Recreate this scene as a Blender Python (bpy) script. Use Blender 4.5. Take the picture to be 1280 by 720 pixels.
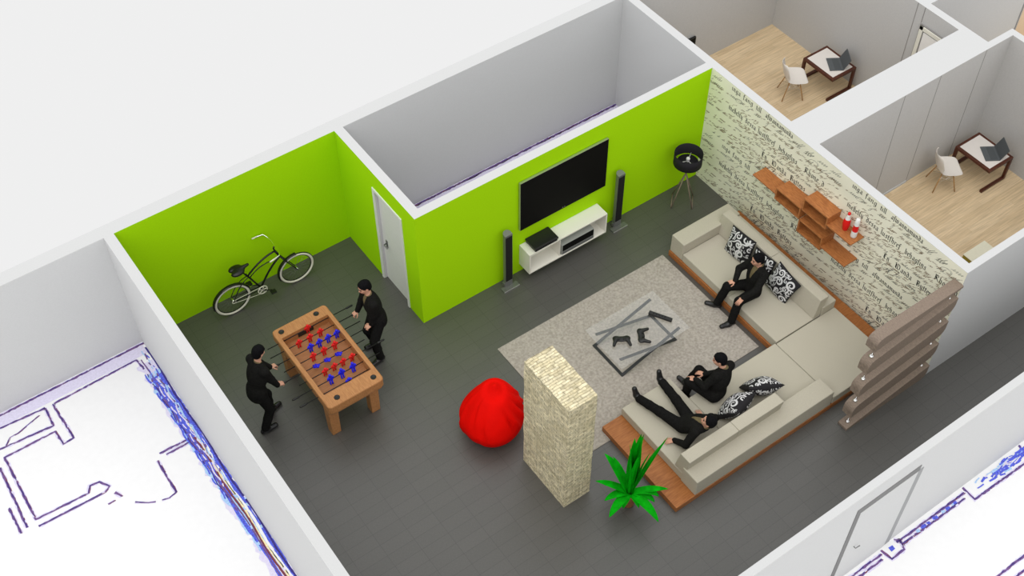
import bpy, bmesh, math, random
import numpy as np
from mathutils import Vector, Matrix
from math import sin, cos, pi, radians, sqrt

random.seed(7)
S = bpy.context.scene
for o in list(bpy.data.objects):
    bpy.data.objects.remove(o)
COL = S.collection

# ------------------------------------------------------------------ camera
cd = bpy.data.cameras.new('camera'); cam = bpy.data.objects.new('camera', cd); COL.objects.link(cam)
cam.location = (-6.4041, -11.6248, 16.8516)
cam.rotation_euler = (0.6917, 0.0026, -0.6203)
cd.sensor_width = 36.0; cd.lens = 1568.718 / 1280 * 36.0
cd.clip_end = 200
S.camera = cam

# ------------------------------------------------------------------ light and exposure
W = bpy.data.worlds.new('sky'); S.world = W; W.use_nodes = True
bgn = W.node_tree.nodes['Background']
bgn.inputs[1].default_value = 1.0
_N = W.node_tree.nodes; _K = W.node_tree.links
_tc = _N.new('ShaderNodeTexCoord'); _sx = _N.new('ShaderNodeSeparateXYZ'); _cr = _N.new('ShaderNodeValToRGB')
_K.new(_tc.outputs['Generated'], _sx.inputs[0])
_mr = _N.new('ShaderNodeMapRange'); _mr.inputs[1].default_value = -1; _mr.inputs[2].default_value = 1
_K.new(_sx.outputs[2], _mr.inputs[0]); _K.new(_mr.outputs[0], _cr.inputs[0]); _K.new(_cr.outputs[0], bgn.inputs[0])
_e = _cr.color_ramp.elements                      # pale ground haze below, dim horizon, bright overcast zenith
_e[0].position = 0.0; _e[0].color = (.79, .79, .79, 1)
_e[1].position = 1.0; _e[1].color = (.98, .98, .98, 1)
for _p, _c in ((.47, .79), (.52, .66), (.75, .92)):
    _q = _e.new(_p); _q.color = (_c, _c, _c, 1)
sd = bpy.data.lights.new('sun', 'SUN'); sun = bpy.data.objects.new('sun', sd); COL.objects.link(sun)
sd.energy = 0.85; sd.angle = radians(60); sd.color = (1.0, 0.985, 0.96)
sun.rotation_euler = (radians(20), radians(-24), radians(0)); sun.location = (0, 0, 12)
S.view_settings.view_transform = 'Standard'; S.view_settings.look = 'None'
S.view_settings.exposure = 0.13; S.view_settings.gamma = 1.0
S.view_settings.use_curve_mapping = False
try:
    S.cycles.use_denoising = True
    S.cycles.max_bounces = 8
    S.cycles.diffuse_bounces = 2
    S.cycles.sample_clamp_indirect = 6
except Exception:
    pass

# ------------------------------------------------------------------ materials
def lin(r, g, b):
    f = lambda c: (c / 255) / 12.92 if c <= 10 else (((c / 255) + 0.055) / 1.055) ** 2.4
    return (f(r), f(g), f(b), 1)

def mat(name, col, rough=0.7, metal=0.0, spec=0.4, noise=0.0, nscale=20.0, bump=0.0, bscale=200.0, stretch=None, col2=None, trans=0.0, alpha=1.0):
    m = bpy.data.materials.new(name); m.use_nodes = True
    nt = m.node_tree; N = nt.nodes; L_ = nt.links
    b = N['Principled BSDF']
    b.inputs['Base Color'].default_value = col
    b.inputs['Roughness'].default_value = rough
    b.inputs['Metallic'].default_value = metal
    b.inputs['Specular IOR Level'].default_value = spec
    if trans: b.inputs['Transmission Weight'].default_value = trans
    if alpha < 1: b.inputs['Alpha'].default_value = alpha
    if noise or bump or col2:
        tc = N.new('ShaderNodeTexCoord'); mp = N.new('ShaderNodeMapping')
        L_.new(tc.outputs['Object'], mp.inputs[0])
        if stretch: mp.inputs['Scale'].default_value = stretch
        nz = N.new('ShaderNodeTexNoise'); nz.inputs['Scale'].default_value = nscale; nz.inputs['Detail'].default_value = 6
        L_.new(mp.outputs[0], nz.inputs['Vector'])
        cr = N.new('ShaderNodeValToRGB')
        c2 = col2 or tuple(c * (1 - noise) for c in col[:3]) + (1,)
        c1 = col if col2 else tuple(min(1, c * (1 + noise)) for c in col[:3]) + (1,)
        cr.color_ramp.elements[0].color = c2; cr.color_ramp.elements[1].color = c1
        cr.color_ramp.elements[0].position = 0.33; cr.color_ramp.elements[1].position = 0.67
        L_.new(nz.outputs['Fac'], cr.inputs[0]); L_.new(cr.outputs[0], b.inputs['Base Color'])
        if bump:
            n2 = N.new('ShaderNodeTexNoise'); n2.inputs['Scale'].default_value = bscale
            L_.new(mp.outputs[0], n2.inputs['Vector'])
            bp = N.new('ShaderNodeBump'); bp.inputs['Strength'].default_value = bump; bp.inputs['Distance'].default_value = 0.01
            L_.new(n2.outputs['Fac'], bp.inputs['Height']); L_.new(bp.outputs[0], b.inputs['Normal'])
    return m

def brick_mat(name, c1, c2, cm, bw, bh, ms, offset=0.0, rough=0.6, axes='xy', noise_amt=0.15, nscale=(3, 30, 30), bump=0.0, spec=0.3, squash=1.0, distort=0.0):
    m = bpy.data.materials.new(name); m.use_nodes = True
    nt = m.node_tree; N = nt.nodes; L_ = nt.links; b = N['Principled BSDF']
    b.inputs['Roughness'].default_value = rough; b.inputs['Specular IOR Level'].default_value = spec
    tc = N.new('ShaderNodeTexCoord'); vec = tc.outputs['Object']
    if axes == 'box':      # choose the wall direction from the surface normal
        sx = N.new('ShaderNodeSeparateXYZ'); L_.new(vec, sx.inputs[0])
        ge = N.new('ShaderNodeNewGeometry'); sn = N.new('ShaderNodeSeparateXYZ'); L_.new(ge.outputs['Normal'], sn.inputs[0])
        def A(op, a, b_=None):
            k = N.new('ShaderNodeMath'); k.operation = op
            L_.new(a, k.inputs[0]) if not isinstance(a, float) else setattr(k.inputs[0], 'default_value', a)
            if b_ is not None:
                L_.new(b_, k.inputs[1]) if not isinstance(b_, float) else setattr(k.inputs[1], 'default_value', b_)
            return k.outputs[0]
        isz = A('GREATER_THAN', A('ABSOLUTE', sn.outputs[2]), 0.6)
        isx = A('GREATER_THAN', A('ABSOLUTE', sn.outputs[0]), 0.6)
        u = N.new('ShaderNodeMix'); L_.new(isx, u.inputs[0]); L_.new(sx.outputs[0], u.inputs[2]); L_.new(sx.outputs[1], u.inputs[3])
        v = N.new('ShaderNodeMix'); L_.new(isz, v.inputs[0]); L_.new(sx.outputs[2], v.inputs[2]); L_.new(sx.outputs[1], v.inputs[3])
        cb = N.new('ShaderNodeCombineXYZ'); L_.new(u.outputs[0], cb.inputs[0]); L_.new(v.outputs[0], cb.inputs[1])
        vec = cb.outputs[0]
    src = vec
    if distort:
        nd = N.new('ShaderNodeTexNoise'); nd.inputs['Scale'].default_value = 9; nd.inputs['Detail'].default_value = 3
        L_.new(tc.outputs['Object'], nd.inputs['Vector'])
        ad = N.new('ShaderNodeVectorMath'); ad.operation = 'MULTIPLY_ADD'
        ad.inputs[1].default_value = (distort,) * 3
        L_.new(nd.outputs['Color'], ad.inputs[0]); L_.new(vec, ad.inputs[2]); src = ad.outputs[0]
    br = N.new('ShaderNodeTexBrick'); br.offset = offset; br.squash = squash
    br.inputs['Color1'].default_value = c1; br.inputs['Color2'].default_value = c2; br.inputs['Mortar'].default_value = cm
    br.inputs['Scale'].default_value = 1; br.inputs['Mortar Size'].default_value = ms; br.inputs['Mortar Smooth'].default_value = 0.1
    br.inputs['Brick Width'].default_value = bw; br.inputs['Row Height'].default_value = bh
    L_.new(src, br.inputs['Vector'])
    mp = N.new('ShaderNodeMapping'); mp.inputs['Scale'].default_value = nscale; L_.new(tc.outputs['Object'], mp.inputs[0])
    nz = N.new('ShaderNodeTexNoise'); nz.inputs['Scale'].default_value = 1; nz.inputs['Detail'].default_value = 6
    L_.new(mp.outputs[0], nz.inputs['Vector'])
    mr = N.new('ShaderNodeMapRange'); mr.inputs[1].default_value = 0.3; mr.inputs[2].default_value = 0.7
    mr.inputs[3].default_value = 1 - noise_amt; mr.inputs[4].default_value = 1 + noise_amt
    L_.new(nz.outputs['Fac'], mr.inputs[0])
    mx = N.new('ShaderNodeVectorMath'); mx.operation = 'SCALE'
    L_.new(br.outputs['Color'], mx.inputs[0]); L_.new(mr.outputs[0], mx.inputs['Scale'])
    L_.new(mx.outputs[0], b.inputs['Base Color'])
    if bump:
        bp = N.new('ShaderNodeBump'); bp.inputs['Strength'].default_value = bump; bp.inputs['Distance'].default_value = 0.01; bp.invert = True
        L_.new(br.outputs['Fac'], bp.inputs['Height']); L_.new(bp.outputs[0], b.inputs['Normal'])
    return m

M = {}
M['wall'] = mat('wall_paint', (0.625, 0.63, 0.63, 1), 0.85, noise=0.02, nscale=60)
M['office_wall'] = mat('office_wall_paint', (0.565, 0.56, 0.55, 1), 0.85, noise=0.03, nscale=40)
M['green'] = mat('lime_green_paint', (0.405, 0.77, 0.003, 1), 0.85, spec=0.08, noise=0.03, nscale=50)
M['paper'] = mat('wallpaper_cream', (0.91, 0.89, 0.735, 1), 0.85, noise=0.04, nscale=2.5)
M['ink_black'] = mat('wallpaper_black_ink', (0.012, 0.015, 0.011, 1), 0.8)
M['ink_brown'] = mat('wallpaper_brown_ink', (0.20, 0.125, 0.055, 1), 0.8)
M['ink_grey'] = mat('wallpaper_grey_ink', (0.09, 0.092, 0.07, 1), 0.8)
M['tile'] = brick_mat('dark_floor_tiles', (0.068, 0.066, 0.059, 1), (0.075, 0.072, 0.065, 1), (0.036, 0.034, 0.031, 1), 0.47, 0.21, 0.0030, 0.0, 0.42, spec=1.0, noise_amt=0.10, nscale=(40, 40, 40))
M['oak'] = brick_mat('oak_floor_boards', (0.74, 0.575, 0.365, 1), (0.655, 0.495, 0.30, 1), (0.5, 0.36, 0.21, 1), 1.15, 0.115, 0.0010, 0.42, 0.5, noise_amt=0.17, nscale=(2.2, 38, 38))
M['rug'] = mat('rug_pile', (0.50, 0.455, 0.40, 1), 0.95, spec=0.05, col2=(0.35, 0.315, 0.275, 1), nscale=26, bump=0.6, bscale=160)
M['stone'] = brick_mat('stacked_stone', (0.82, 0.74, 0.52, 1), (0.62, 0.545, 0.35, 1), (0.26, 0.21, 0.11, 1), 0.15, 0.046, 0.0032, 0.37, 0.95, axes='box', noise_amt=0.30, nscale=(16, 16, 16), bump=0.5, distort=0.036)
M['sofa'] = mat('sofa_fabric', (0.50, 0.465, 0.375, 1), 0.95, spec=0.15, noise=0.07, nscale=110, bump=0.25, bscale=350)
M['orange_wood'] = mat('orange_stained_wood', (0.44, 0.165, 0.045, 1), 0.45, col2=(0.30, 0.10, 0.025, 1), nscale=7, stretch=(1, 9, 9))
M['shelf_wood'] = mat('shelf_orange_wood', (0.50, 0.19, 0.055, 1), 0.5, col2=(0.33, 0.11, 0.03, 1), nscale=11, stretch=(5, 1, 5))
M['foos_wood'] = mat('game_table_wood', (0.50, 0.235, 0.085, 1), 0.5, col2=(0.38, 0.165, 0.055, 1), nscale=9, stretch=(8, 1, 3))
M['foos_field'] = mat('game_field_wood', (0.42, 0.19, 0.075, 1), 0.55, col2=(0.33, 0.14, 0.05, 1), nscale=9, stretch=(1, 8, 3))
M['divider_wood'] = mat('grey_brown_wood', (0.30, 0.235, 0.185, 1), 0.75, col2=(0.21, 0.162, 0.128, 1), spec=.15, nscale=24, stretch=(6, 1, 1))
M['mahogany'] = mat('mahogany_wood', (0.085, 0.022, 0.010, 1), 0.4, noise=0.3, nscale=20)
M['beech'] = mat('beech_dowel', (0.50, 0.28, 0.11, 1), 0.5, noise=0.15, nscale=20)
M['white'] = mat('white_lacquer', (0.84, 0.82, 0.72, 1), 0.45, noise=0.01, nscale=5)
M['door_white'] = mat('white_door_paint', (0.80, 0.80, 0.79, 1), 0.5, noise=0.02, nscale=30)
M['chair_shell'] = mat('off_white_shell', (0.78, 0.73, 0.67, 1), 0.5, noise=0.01, nscale=9)
M['desk_top'] = mat('desk_white_top', (0.78, 0.73, 0.68, 1), 0.5, noise=0.01, nscale=9)
M['black'] = mat('black_plastic', (0.012, 0.012, 0.012, 1), 0.4, noise=0.1, nscale=30)
M['black_gloss'] = mat('black_gloss', (0.006, 0.006, 0.006, 1), 0.15, noise=0.05, nscale=30, spec=0.3)
M['screen'] = mat('dark_screen', (0.006, 0.006, 0.0055, 1), 0.5, noise=0.05, nscale=3, spec=0.06)
M['bezel'] = mat('silver_bezel', (0.55, 0.55, 0.53, 1), 0.3, 0.8, noise=0.02, nscale=9)
M['receiver_grey'] = mat('light_grey_receiver_case', (0.42, 0.44, 0.40, 1), 0.4, 0.1, noise=0.03, nscale=30)
M['grille'] = mat('black_speaker_cloth', (0.006, 0.006, 0.006, 1), 0.85, noise=0.1, nscale=200)
M['speaker_grey'] = mat('grey_brushed_aluminium', (0.22, 0.225, 0.22, 1), 0.4, 0.5, noise=0.05, nscale=60)
M['speaker_base'] = mat('smoked_base_plate', (0.16, 0.17, 0.15, 1), 0.2, 0.3, noise=0.05, nscale=20)
M['chrome'] = mat('chrome', (0.85, 0.85, 0.85, 1), 0.12, 1.0, noise=0.01, nscale=9)
M['steel_dark'] = mat('dark_steel_bar', (0.035, 0.037, 0.038, 1), 0.5, 0.3, noise=0.08, nscale=30)
M['rod'] = mat('dark_rod', (0.02, 0.02, 0.021, 1), 0.4, 0.4, noise=0.05, nscale=30)
M['red_fig'] = mat('red_plastic', (0.75, 0.008, 0.008, 1), 0.4, noise=0.03, nscale=30)
M['blue_fig'] = mat('blue_plastic', (0.012, 0.015, 0.72, 1), 0.4, noise=0.03, nscale=30)
M['bean'] = mat('red_bean_bag_cloth', (0.74, 0.003, 0.001, 1), 0.7, spec=0.05, noise=0.05, nscale=4, bump=0.5, bscale=9)
M['lamp_black'] = mat('black_lampshade_cloth', (0.010, 0.009, 0.013, 1), 0.85, noise=0.1, nscale=80)
M['lamp_leg'] = mat('taupe_lamp_leg', (0.25, 0.19, 0.15, 1), 0.5, noise=0.05, nscale=20)
M['lamp_white'] = mat('white_lamp_fitting', (0.8, 0.8, 0.78, 1), 0.4, noise=0.01, nscale=9)
M['terracotta'] = mat('terracotta_pot', (0.34, 0.13, 0.055, 1), 0.8, noise=0.1, nscale=20)
M['soil'] = mat('potting_gravel', (0.35, 0.36, 0.33, 1), 0.95, noise=0.5, nscale=90)
M['leaf'] = mat('bright_green_leaf', (0.001, 0.36, 0.004, 1), 0.7, spec=0.08, noise=0.25, nscale=9, stretch=(1, 1, 0.4))
M['suit'] = mat('black_suit_cloth', (0.0115, 0.0112, 0.0105, 1), 0.95, spec=0.08, noise=0.25, nscale=35, bump=0.3, bscale=45)
M['trouser'] = mat('black_trouser_cloth', (0.0095, 0.0093, 0.009, 1), 0.95, spec=0.08, noise=0.25, nscale=35, bump=0.3, bscale=40)
M['shirt'] = mat('olive_shirt_cloth', (0.15, 0.115, 0.055, 1), 0.9, noise=0.15, nscale=40)
M['skin'] = mat('skin', (0.60, 0.325, 0.225, 1), 0.6, spec=0.2, noise=0.06, nscale=18)
M['hair'] = mat('black_hair', (0.005, 0.005, 0.006, 1), 0.8, spec=0.08, noise=0.3, nscale=60, stretch=(1, 1, 0.3))
M['shoe'] = mat('black_leather', (0.014, 0.014, 0.015, 1), 0.25, noise=0.1, nscale=20)
M['eye'] = mat('dark_eye', (0.015, 0.01, 0.008, 1), 0.2, noise=0.02, nscale=9)
M['lips'] = mat('lips', (0.42, 0.14, 0.11, 1), 0.5, noise=0.03, nscale=9)
M['cushion_black'] = mat('black_cushion_cloth', (0.012, 0.011, 0.013, 1), 0.85, noise=0.1, nscale=80)
M['cushion_white'] = mat('white_cushion_print', (0.66, 0.66, 0.66, 1), 0.8, noise=0.03, nscale=80)
M['tyre_white'] = mat('cream_tyre_wall', (0.78, 0.76, 0.64, 1), 0.6, noise=0.03, nscale=30)
M['bike_black'] = mat('black_bike_paint', (0.007, 0.007, 0.007, 1), 0.3, noise=0.05, nscale=30)
M['laptop'] = mat('grey_laptop_case', (0.095, 0.105, 0.11, 1), 0.5, noise=0.05, nscale=30)
M['laptop_key'] = mat('laptop_keyboard', (0.075, 0.083, 0.087, 1), 0.6, noise=0.08, nscale=150)
M['cream_box'] = mat('cream_box_top', (0.80, 0.77, 0.60, 1), 0.7, noise=0.02, nscale=30)
M['olive_box'] = mat('olive_box_side', (0.34, 0.27, 0.03, 1), 0.7, noise=0.05, nscale=30)
M['plan_paper'] = mat('plan_print_paper', (0.90, 0.90, 0.905, 1), 0.9, noise=0.01, nscale=9)
M['plan_lav'] = mat('plan_pale_lavender', (0.74, 0.70, 0.88, 1), 0.9, noise=0.06, nscale=30)
M['plan_blue'] = mat('plan_blue_ink', (0.10, 0.13, 0.72, 1), 0.9, noise=0.35, nscale=40)
M['plan_navy'] = mat('plan_navy_ink', (0.05, 0.035, 0.22, 1), 0.9, noise=0.4, nscale=50)
M['plan_purple'] = mat('plan_purple_ink', (0.17, 0.09, 0.26, 1), 0.9, noise=0.4, nscale=50)
M['plan_maroon'] = mat('plan_maroon_ink', (0.20, 0.05, 0.07, 1), 0.9, noise=0.3, nscale=50)
M['plan_sky'] = mat('plan_pale_blue_ink', (0.42, 0.62, 0.95, 1), 0.9, noise=0.15, nscale=40)
M['plan_yellow'] = mat('plan_pale_yellow_ink', (0.92, 0.80, 0.45, 1), 0.9, noise=0.1, nscale=40)
M['trim_shaded'] = mat('shaded_door_trim', (0.20, 0.20, 0.20, 1), 0.7, noise=0.03, nscale=30)  # darker door trim, with shade put into its colour
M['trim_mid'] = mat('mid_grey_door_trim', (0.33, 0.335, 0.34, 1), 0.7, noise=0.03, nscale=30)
M['seam'] = mat('grey_panel_joint', (0.30, 0.29, 0.28, 1), 0.8, noise=0.02, nscale=30)
M['pane'] = mat('pale_window_pane', (0.92, 0.90, 0.87, 1), 0.3, noise=0.02, nscale=5)
M['beige_door'] = mat('beige_door_panel', (0.72, 0.55, 0.38, 1), 0.6, noise=0.05, nscale=12, stretch=(8, 8, 1))
M['glass'] = bpy.data.materials.new('frosted_table_glass'); M['glass'].use_nodes = True
_t = M['glass'].node_tree; _n = _t.nodes; _n.remove(_n['Principled BSDF'])
_tr = _n.new('ShaderNodeBsdfTransparent'); _gl = _n.new('ShaderNodeBsdfGlossy'); _mx = _n.new('ShaderNodeMixShader')
_gl.inputs['Roughness'].default_value = 0.25; _gl.inputs['Color'].default_value = (.95, .97, .96, 1); _mx.inputs[0].default_value = 0.072
_t.links.new(_tr.outputs[0], _mx.inputs[1]); _t.links.new(_gl.outputs[0], _mx.inputs[2]); _t.links.new(_mx.outputs[0], _n['Material Output'].inputs[0])

# ------------------------------------------------------------------ mesh building
def V(*a): return Vector(a)

class G:
    def __init__(self): self.bm = bmesh.new()
    def _tag(self, vs, mi, mtx=None):
        if mtx is not None: bmesh.ops.transform(self.bm, matrix=mtx, verts=vs)
        fs = set(f for v in vs for f in v.link_faces)
        for f in fs: f.material_index = mi
        return vs
    def box(self, x0, x1, y0, y1, z0, z1, mi=0, bev=0.0, mtx=None, seg=2):
        t = bmesh.new(); bmesh.ops.create_cube(t, size=1)
        bmesh.ops.transform(t, matrix=Matrix.Translation(((x0+x1)/2, (y0+y1)/2, (z0+z1)/2)) @ Matrix.Diagonal((abs(x1-x0), abs(y1-y0), abs(z1-z0), 1)), verts=t.verts)
        if bev: bmesh.ops.bevel(t, geom=t.edges[:], offset=bev, segments=seg, affect='EDGES', profile=0.5)
        return self._merge(t, mi, mtx)
    def _merge(self, t, mi, mtx=None):
        mp = {}
        for v in t.verts: mp[v] = self.bm.verts.new((mtx @ v.co) if mtx is not None else v.co)
        for f in t.faces:
            try:
                nf = self.bm.faces.new([mp[v] for v in f.verts]); nf.material_index = mi; nf.smooth = f.smooth
            except ValueError: pass
        vs = list(mp.values()); t.free(); return vs
    def tube(self, pts, r, seg=8, mi=0, closed=False, cap=True, smooth=True, flat=None):
        pts = [Vector(p) for p in pts]; n = len(pts)
        rs = r if isinstance(r, (list, tuple)) else [r] * n
        rings = []; up = None
        for i, p in enumerate(pts):
            if closed: d = pts[(i+1) % n] - pts[i-1]
            else: d = pts[min(i+1, n-1)] - pts[max(i-1, 0)]
            d.normalize()
            if up is None:
                up = Vector((0, 0, 1)) if abs(d.z) < 0.9 else Vector((1, 0, 0))
            s = d.cross(up).normalized(); up = s.cross(d).normalized()
            ring = []
            for k in range(seg):
                a = 2 * pi * (k + 0.5) / seg
                off = s * cos(a) * rs[i] + up * sin(a) * rs[i] * (flat or 1)
                ring.append(self.bm.verts.new(p + off))
            rings.append(ring)
        m = n if closed else n - 1
        for i in range(m):
            a, b = rings[i], rings[(i+1) % n]
            for k in range(seg):
                f = self.bm.faces.new((a[k], a[(k+1) % seg], b[(k+1) % seg], b[k])); f.material_index = mi; f.smooth = smooth
        if cap and not closed:
            for ring, rev in ((rings[0], True), (rings[-1], False)):
                f = self.bm.faces.new(ring[::-1] if rev else ring); f.material_index = mi
    def lathe(self, prof, c=(0, 0, 0), seg=24, mi=0, mtx=None, cap=True, smooth=True):
        rings = []
        T = Matrix.Translation(c) if mtx is None else mtx
        for (r, z) in prof:
            if r < 1e-6: rings.append([self.bm.verts.new(T @ Vector((0, 0, z)))])
            else: rings.append([self.bm.verts.new(T @ Vector((r * cos(2*pi*k/seg), r * sin(2*pi*k/seg), z))) for k in range(seg)])
        for a, b in zip(rings, rings[1:]):
            for k in range(seg):
                k2 = (k + 1) % seg
                if len(a) == 1 and len(b) == 1: continue
                if len(a) == 1: vs = (a[0], b[k2], b[k])
                elif len(b) == 1: vs = (a[k], a[k2], b[0])
                else: vs = (a[k], a[k2], b[k2], b[k])
                f = self.bm.faces.new(vs); f.material_index = mi; f.smooth = smooth
        if cap:
            for ring, rev in ((rings[0], True), (rings[-1], False)):
                if len(ring) > 1:
                    f = self.bm.faces.new(ring[::-1] if rev else ring); f.material_index = mi
    def prism(self, poly, a, b, fn, mi=0, smooth=False):
        """poly: list of 2d points; fn(u,v,w)->xyz; extruded from w=a to w=b"""
        A = [self.bm.verts.new(fn(u, v, a)) for u, v in poly]; B = [self.bm.verts.new(fn(u, v, b)) for u, v in poly]
        n = len(poly)
        for f in (self.bm.faces.new(A[::-1]), self.bm.faces.new(B)): f.material_index = mi
        for i in range(n):
            f = self.bm.faces.new((A[i], A[(i+1) % n], B[(i+1) % n], B[i])); f.material_index = mi; f.smooth = smooth
    def face(self, pts, mi=0):
        f = self.bm.faces.new([self.bm.verts.new(p) for p in pts]); f.material_index = mi; return f
    def ball(self, c, r, mi=0, seg=12, sc=(1, 1, 1), mtx=None):
        t = bmesh.new(); bmesh.ops.create_uvsphere(t, u_segments=seg, v_segments=max(6, seg*2//3), radius=r)
        for f in t.faces: f.smooth = True
        m = Matrix.Translation(c) @ (mtx or Matrix.Identity(4)) @ Matrix.Diagonal((*sc, 1))
        self._merge(t, mi, m)
    def done(self, name, mats, parent=None, fixn=True):
        if fixn: bmesh.ops.recalc_face_normals(self.bm, faces=self.bm.faces)
        me = bpy.data.meshes.new(name); self.bm.to_mesh(me); self.bm.free()
        for m in (mats if isinstance(mats, (list, tuple)) else [mats]): me.materials.append(M[m] if isinstance(m, str) else m)
        return link(bpy.data.objects.new(name, me), parent)

def root_of(o):
    while o.parent: o = o.parent
    return o
def link(o, parent=None):
    COL.objects.link(o)
    if parent is not None:
        o.parent = parent
        r = root_of(parent)
        o.matrix_parent_inverse = Matrix.Translation(r.location).inverted() if parent is r else Matrix.Identity(4)
    return o

def tag(o, label, cat, group=None):
    o['label'] = label; o['category'] = cat
    if group: o['group'] = group
    return o
def thing(name, label, cat, loc=(0, 0, 0), group=None):
    o = bpy.data.objects.new(name, None); COL.objects.link(o); o.location = loc; o.empty_display_size = 0.1
    return tag(o, label, cat, group)
def struct(o):
    o['kind'] = 'structure'; return o
def dup(rt, delta, label, rz=None):
    r = rt.copy(); COL.objects.link(r); r.location = Vector(rt.location) + Vector(delta)
    if rz is not None: r.rotation_euler = (0, 0, rz)
    if label: r['label'] = label
    for ch in list(rt.children):
        c = ch.copy(); COL.objects.link(c); c.parent = r; c.matrix_parent_inverse = ch.matrix_parent_inverse.copy()
        for g in list(ch.children):
            d = g.copy(); COL.objects.link(d); d.parent = c; d.matrix_parent_inverse = g.matrix_parent_inverse.copy()
    return r
def RZ(c, a):
    return Matrix.Translation(c) @ Matrix.Rotation(a, 4, 'Z') @ Matrix.Translation(-Vector(c))

# ------------------------------------------------------------------ the setting
H = 2.6; T = 0.164; D = 2.44; L = 6.10; WL = -3.90; MY = -5.72
OX = 10.33        # far wall of the first office

def wallbox(name, x0, x1, y0, y1, mats=('wall',), faces=None, z0=-0.004, z1=H):
    """a wall block; faces maps '-x','+x','-y','+y' to a material slot"""
    g = G(); g.box(x0, x1, y0, y1, z0, z1)
    g.bm.normal_update()
    for f in g.bm.faces:
        for k, i in (faces or {}).items():
            ax = 'xyz'.index(k[1]); s = 1 if k[0] == '+' else -1
            if f.normal[ax] * s > 0.9: f.material_index = i
    return struct(g.done(name, mats))

# floors
g = G()
g.face([(WL, -7.40, 0), (13.5, -7.40, 0), (13.5, MY, 0), (L, MY, 0), (L, 0, 0), (0, 0, 0), (0.06, 0.47, 0), (0.06, 1.25, 0), (0, 1.25, 0), (0, D, 0), (WL, D, 0)])
struct(g.done('floor', 'tile'))
g = G(); g.face([(L+T, -1.78, 0), (OX, -1.78, 0), (OX, D, 0), (L+T, D, 0)])
struct(g.done('floor.001', 'oak'))
g = G(); g.face([(L+T, -5.60, 0), (10.99, -5.60, 0), (10.99, -2.44, 0), (L+T, -2.44, 0)])
struct(g.done('floor.002', 'oak'))
g = G(); g.face([(10.49, -2.31, 0), (16, -2.31, 0), (16, -0.98, 0), (10.49, -0.98, 0)])
struct(g.done('floor.003', 'oak'))

# the printed plan that lies under the walls, with its blurred ink lines
def ribbon(g, pts, w, mi, z, jit=0.0, rnd=random, dash=None):
    out = []
    for a, b in zip(pts, pts[1:]):
        a = Vector(a); b = Vector(b); n = max(1, int((b - a).length / 0.05))
        for i in range(n): out.append(a.lerp(b, i / n))
    out.append(Vector(pts[-1]))
    prev = None
    for i, p in enumerate(out):
        d = (out[min(i+1, len(out)-1)] - out[max(i-1, 0)])
        if d.length < 1e-6: continue
        d.normalize(); nrm = Vector((-d.y, d.x))
        ww = w * (1 + jit * rnd.uniform(-1, 1)) / 2; off = nrm * jit * w * rnd.uniform(-0.5, 0.5)
        cur = (p + off + nrm * ww, p + off - nrm * ww)
        if prev and not (dash and rnd.random() < dash):
            f = g.bm.faces.new([g.bm.verts.new((q.x, q.y, z)) for q in (prev[0], prev[1], cur[1], cur[0])]); f.material_index = mi
        prev = cur

rp = random.Random(3)
g = G()
Zp = -0.004
g.face([(-14, -16, Zp), (18, -16, Zp), (18, D + 0.12, Zp), (-14, D + 0.12, Zp)], 0)
def ink(pts, w=0.030, z=0.0005):
    ribbon(g, pts, w * 2.1, 1, Zp + 0.0006, 0.25, rp)
    ribbon(g, [(x + 0.012, y - 0.006) for x, y in pts], w * 0.6, 5, Zp + 0.0012, 0.5, rp, 0.25)
    ribbon(g, pts, w, 4, Zp + 0.0018, 0.45, rp, 0.04)
    ribbon(g, [(x + 0.004, y + 0.008) for x, y in pts], w * 0.45, 3, Zp + 0.0024, 0.5, rp, 0.3)
# pale band along the back wall
ribbon(g, [(-9, 2.29), (-4.1, 2.28)], 0.22, 1, Zp + 0.0004)
for pl, w in (([(-9.0, 2.40), (-4.06, 2.395)], .035), ([(-7.6, 2.19), (-6.67, 2.16), (-5.93, 2.11)], .03), ([(-5.78, 2.11), (-4.32, 2.14), (-4.29, 1.89)], .03),
        ([(-5.93, 2.11), (-5.95, 1.71), (-6.81, 1.78), (-7.6, 1.8)], .03), ([(-6.71, 1.79), (-6.6, 1.9), (-6.47, 1.9), (-6.06, 2.03)], .018),
        ([(-5.8, 2.11), (-5.78, 1.3), (-5.96, 1.29), (-5.97, 1.59), (-6.81, 1.59), (-6.83, 0.26), (-6.0, 0.22), (-5.93, 0.33), (-5.78, 0.31), (-5.68, 0.15), (-5.78, 0.09), (-6.84, 0.12)], .03),
        ([(-6.94, 1.45), (-6.99, 0.2)], .03), ([(-7.09, 0.68), (-7.10, 0.16)], .03), ([(-5.66, 0.0), (-5.60, -0.13)], .035), ([(-5.83, -0.14), (-5.72, -0.13)], .025),
        ([(-4.80, 0.24), (-4.30, 0.22)], .03), ([(-4.72, 0.16), (-4.30, 0.16)], .03), ([(-4.88, 0.14), (-4.89, -0.55)], .028),
        ([(-4.89, -0.55), (-5.02, -0.58), (-5.13, -0.55)], .02), ([(-5.22, -0.52), (-5.36, -0.44), (-5.48, -0.34)], .02)):
    ink(pl, w)
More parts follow.
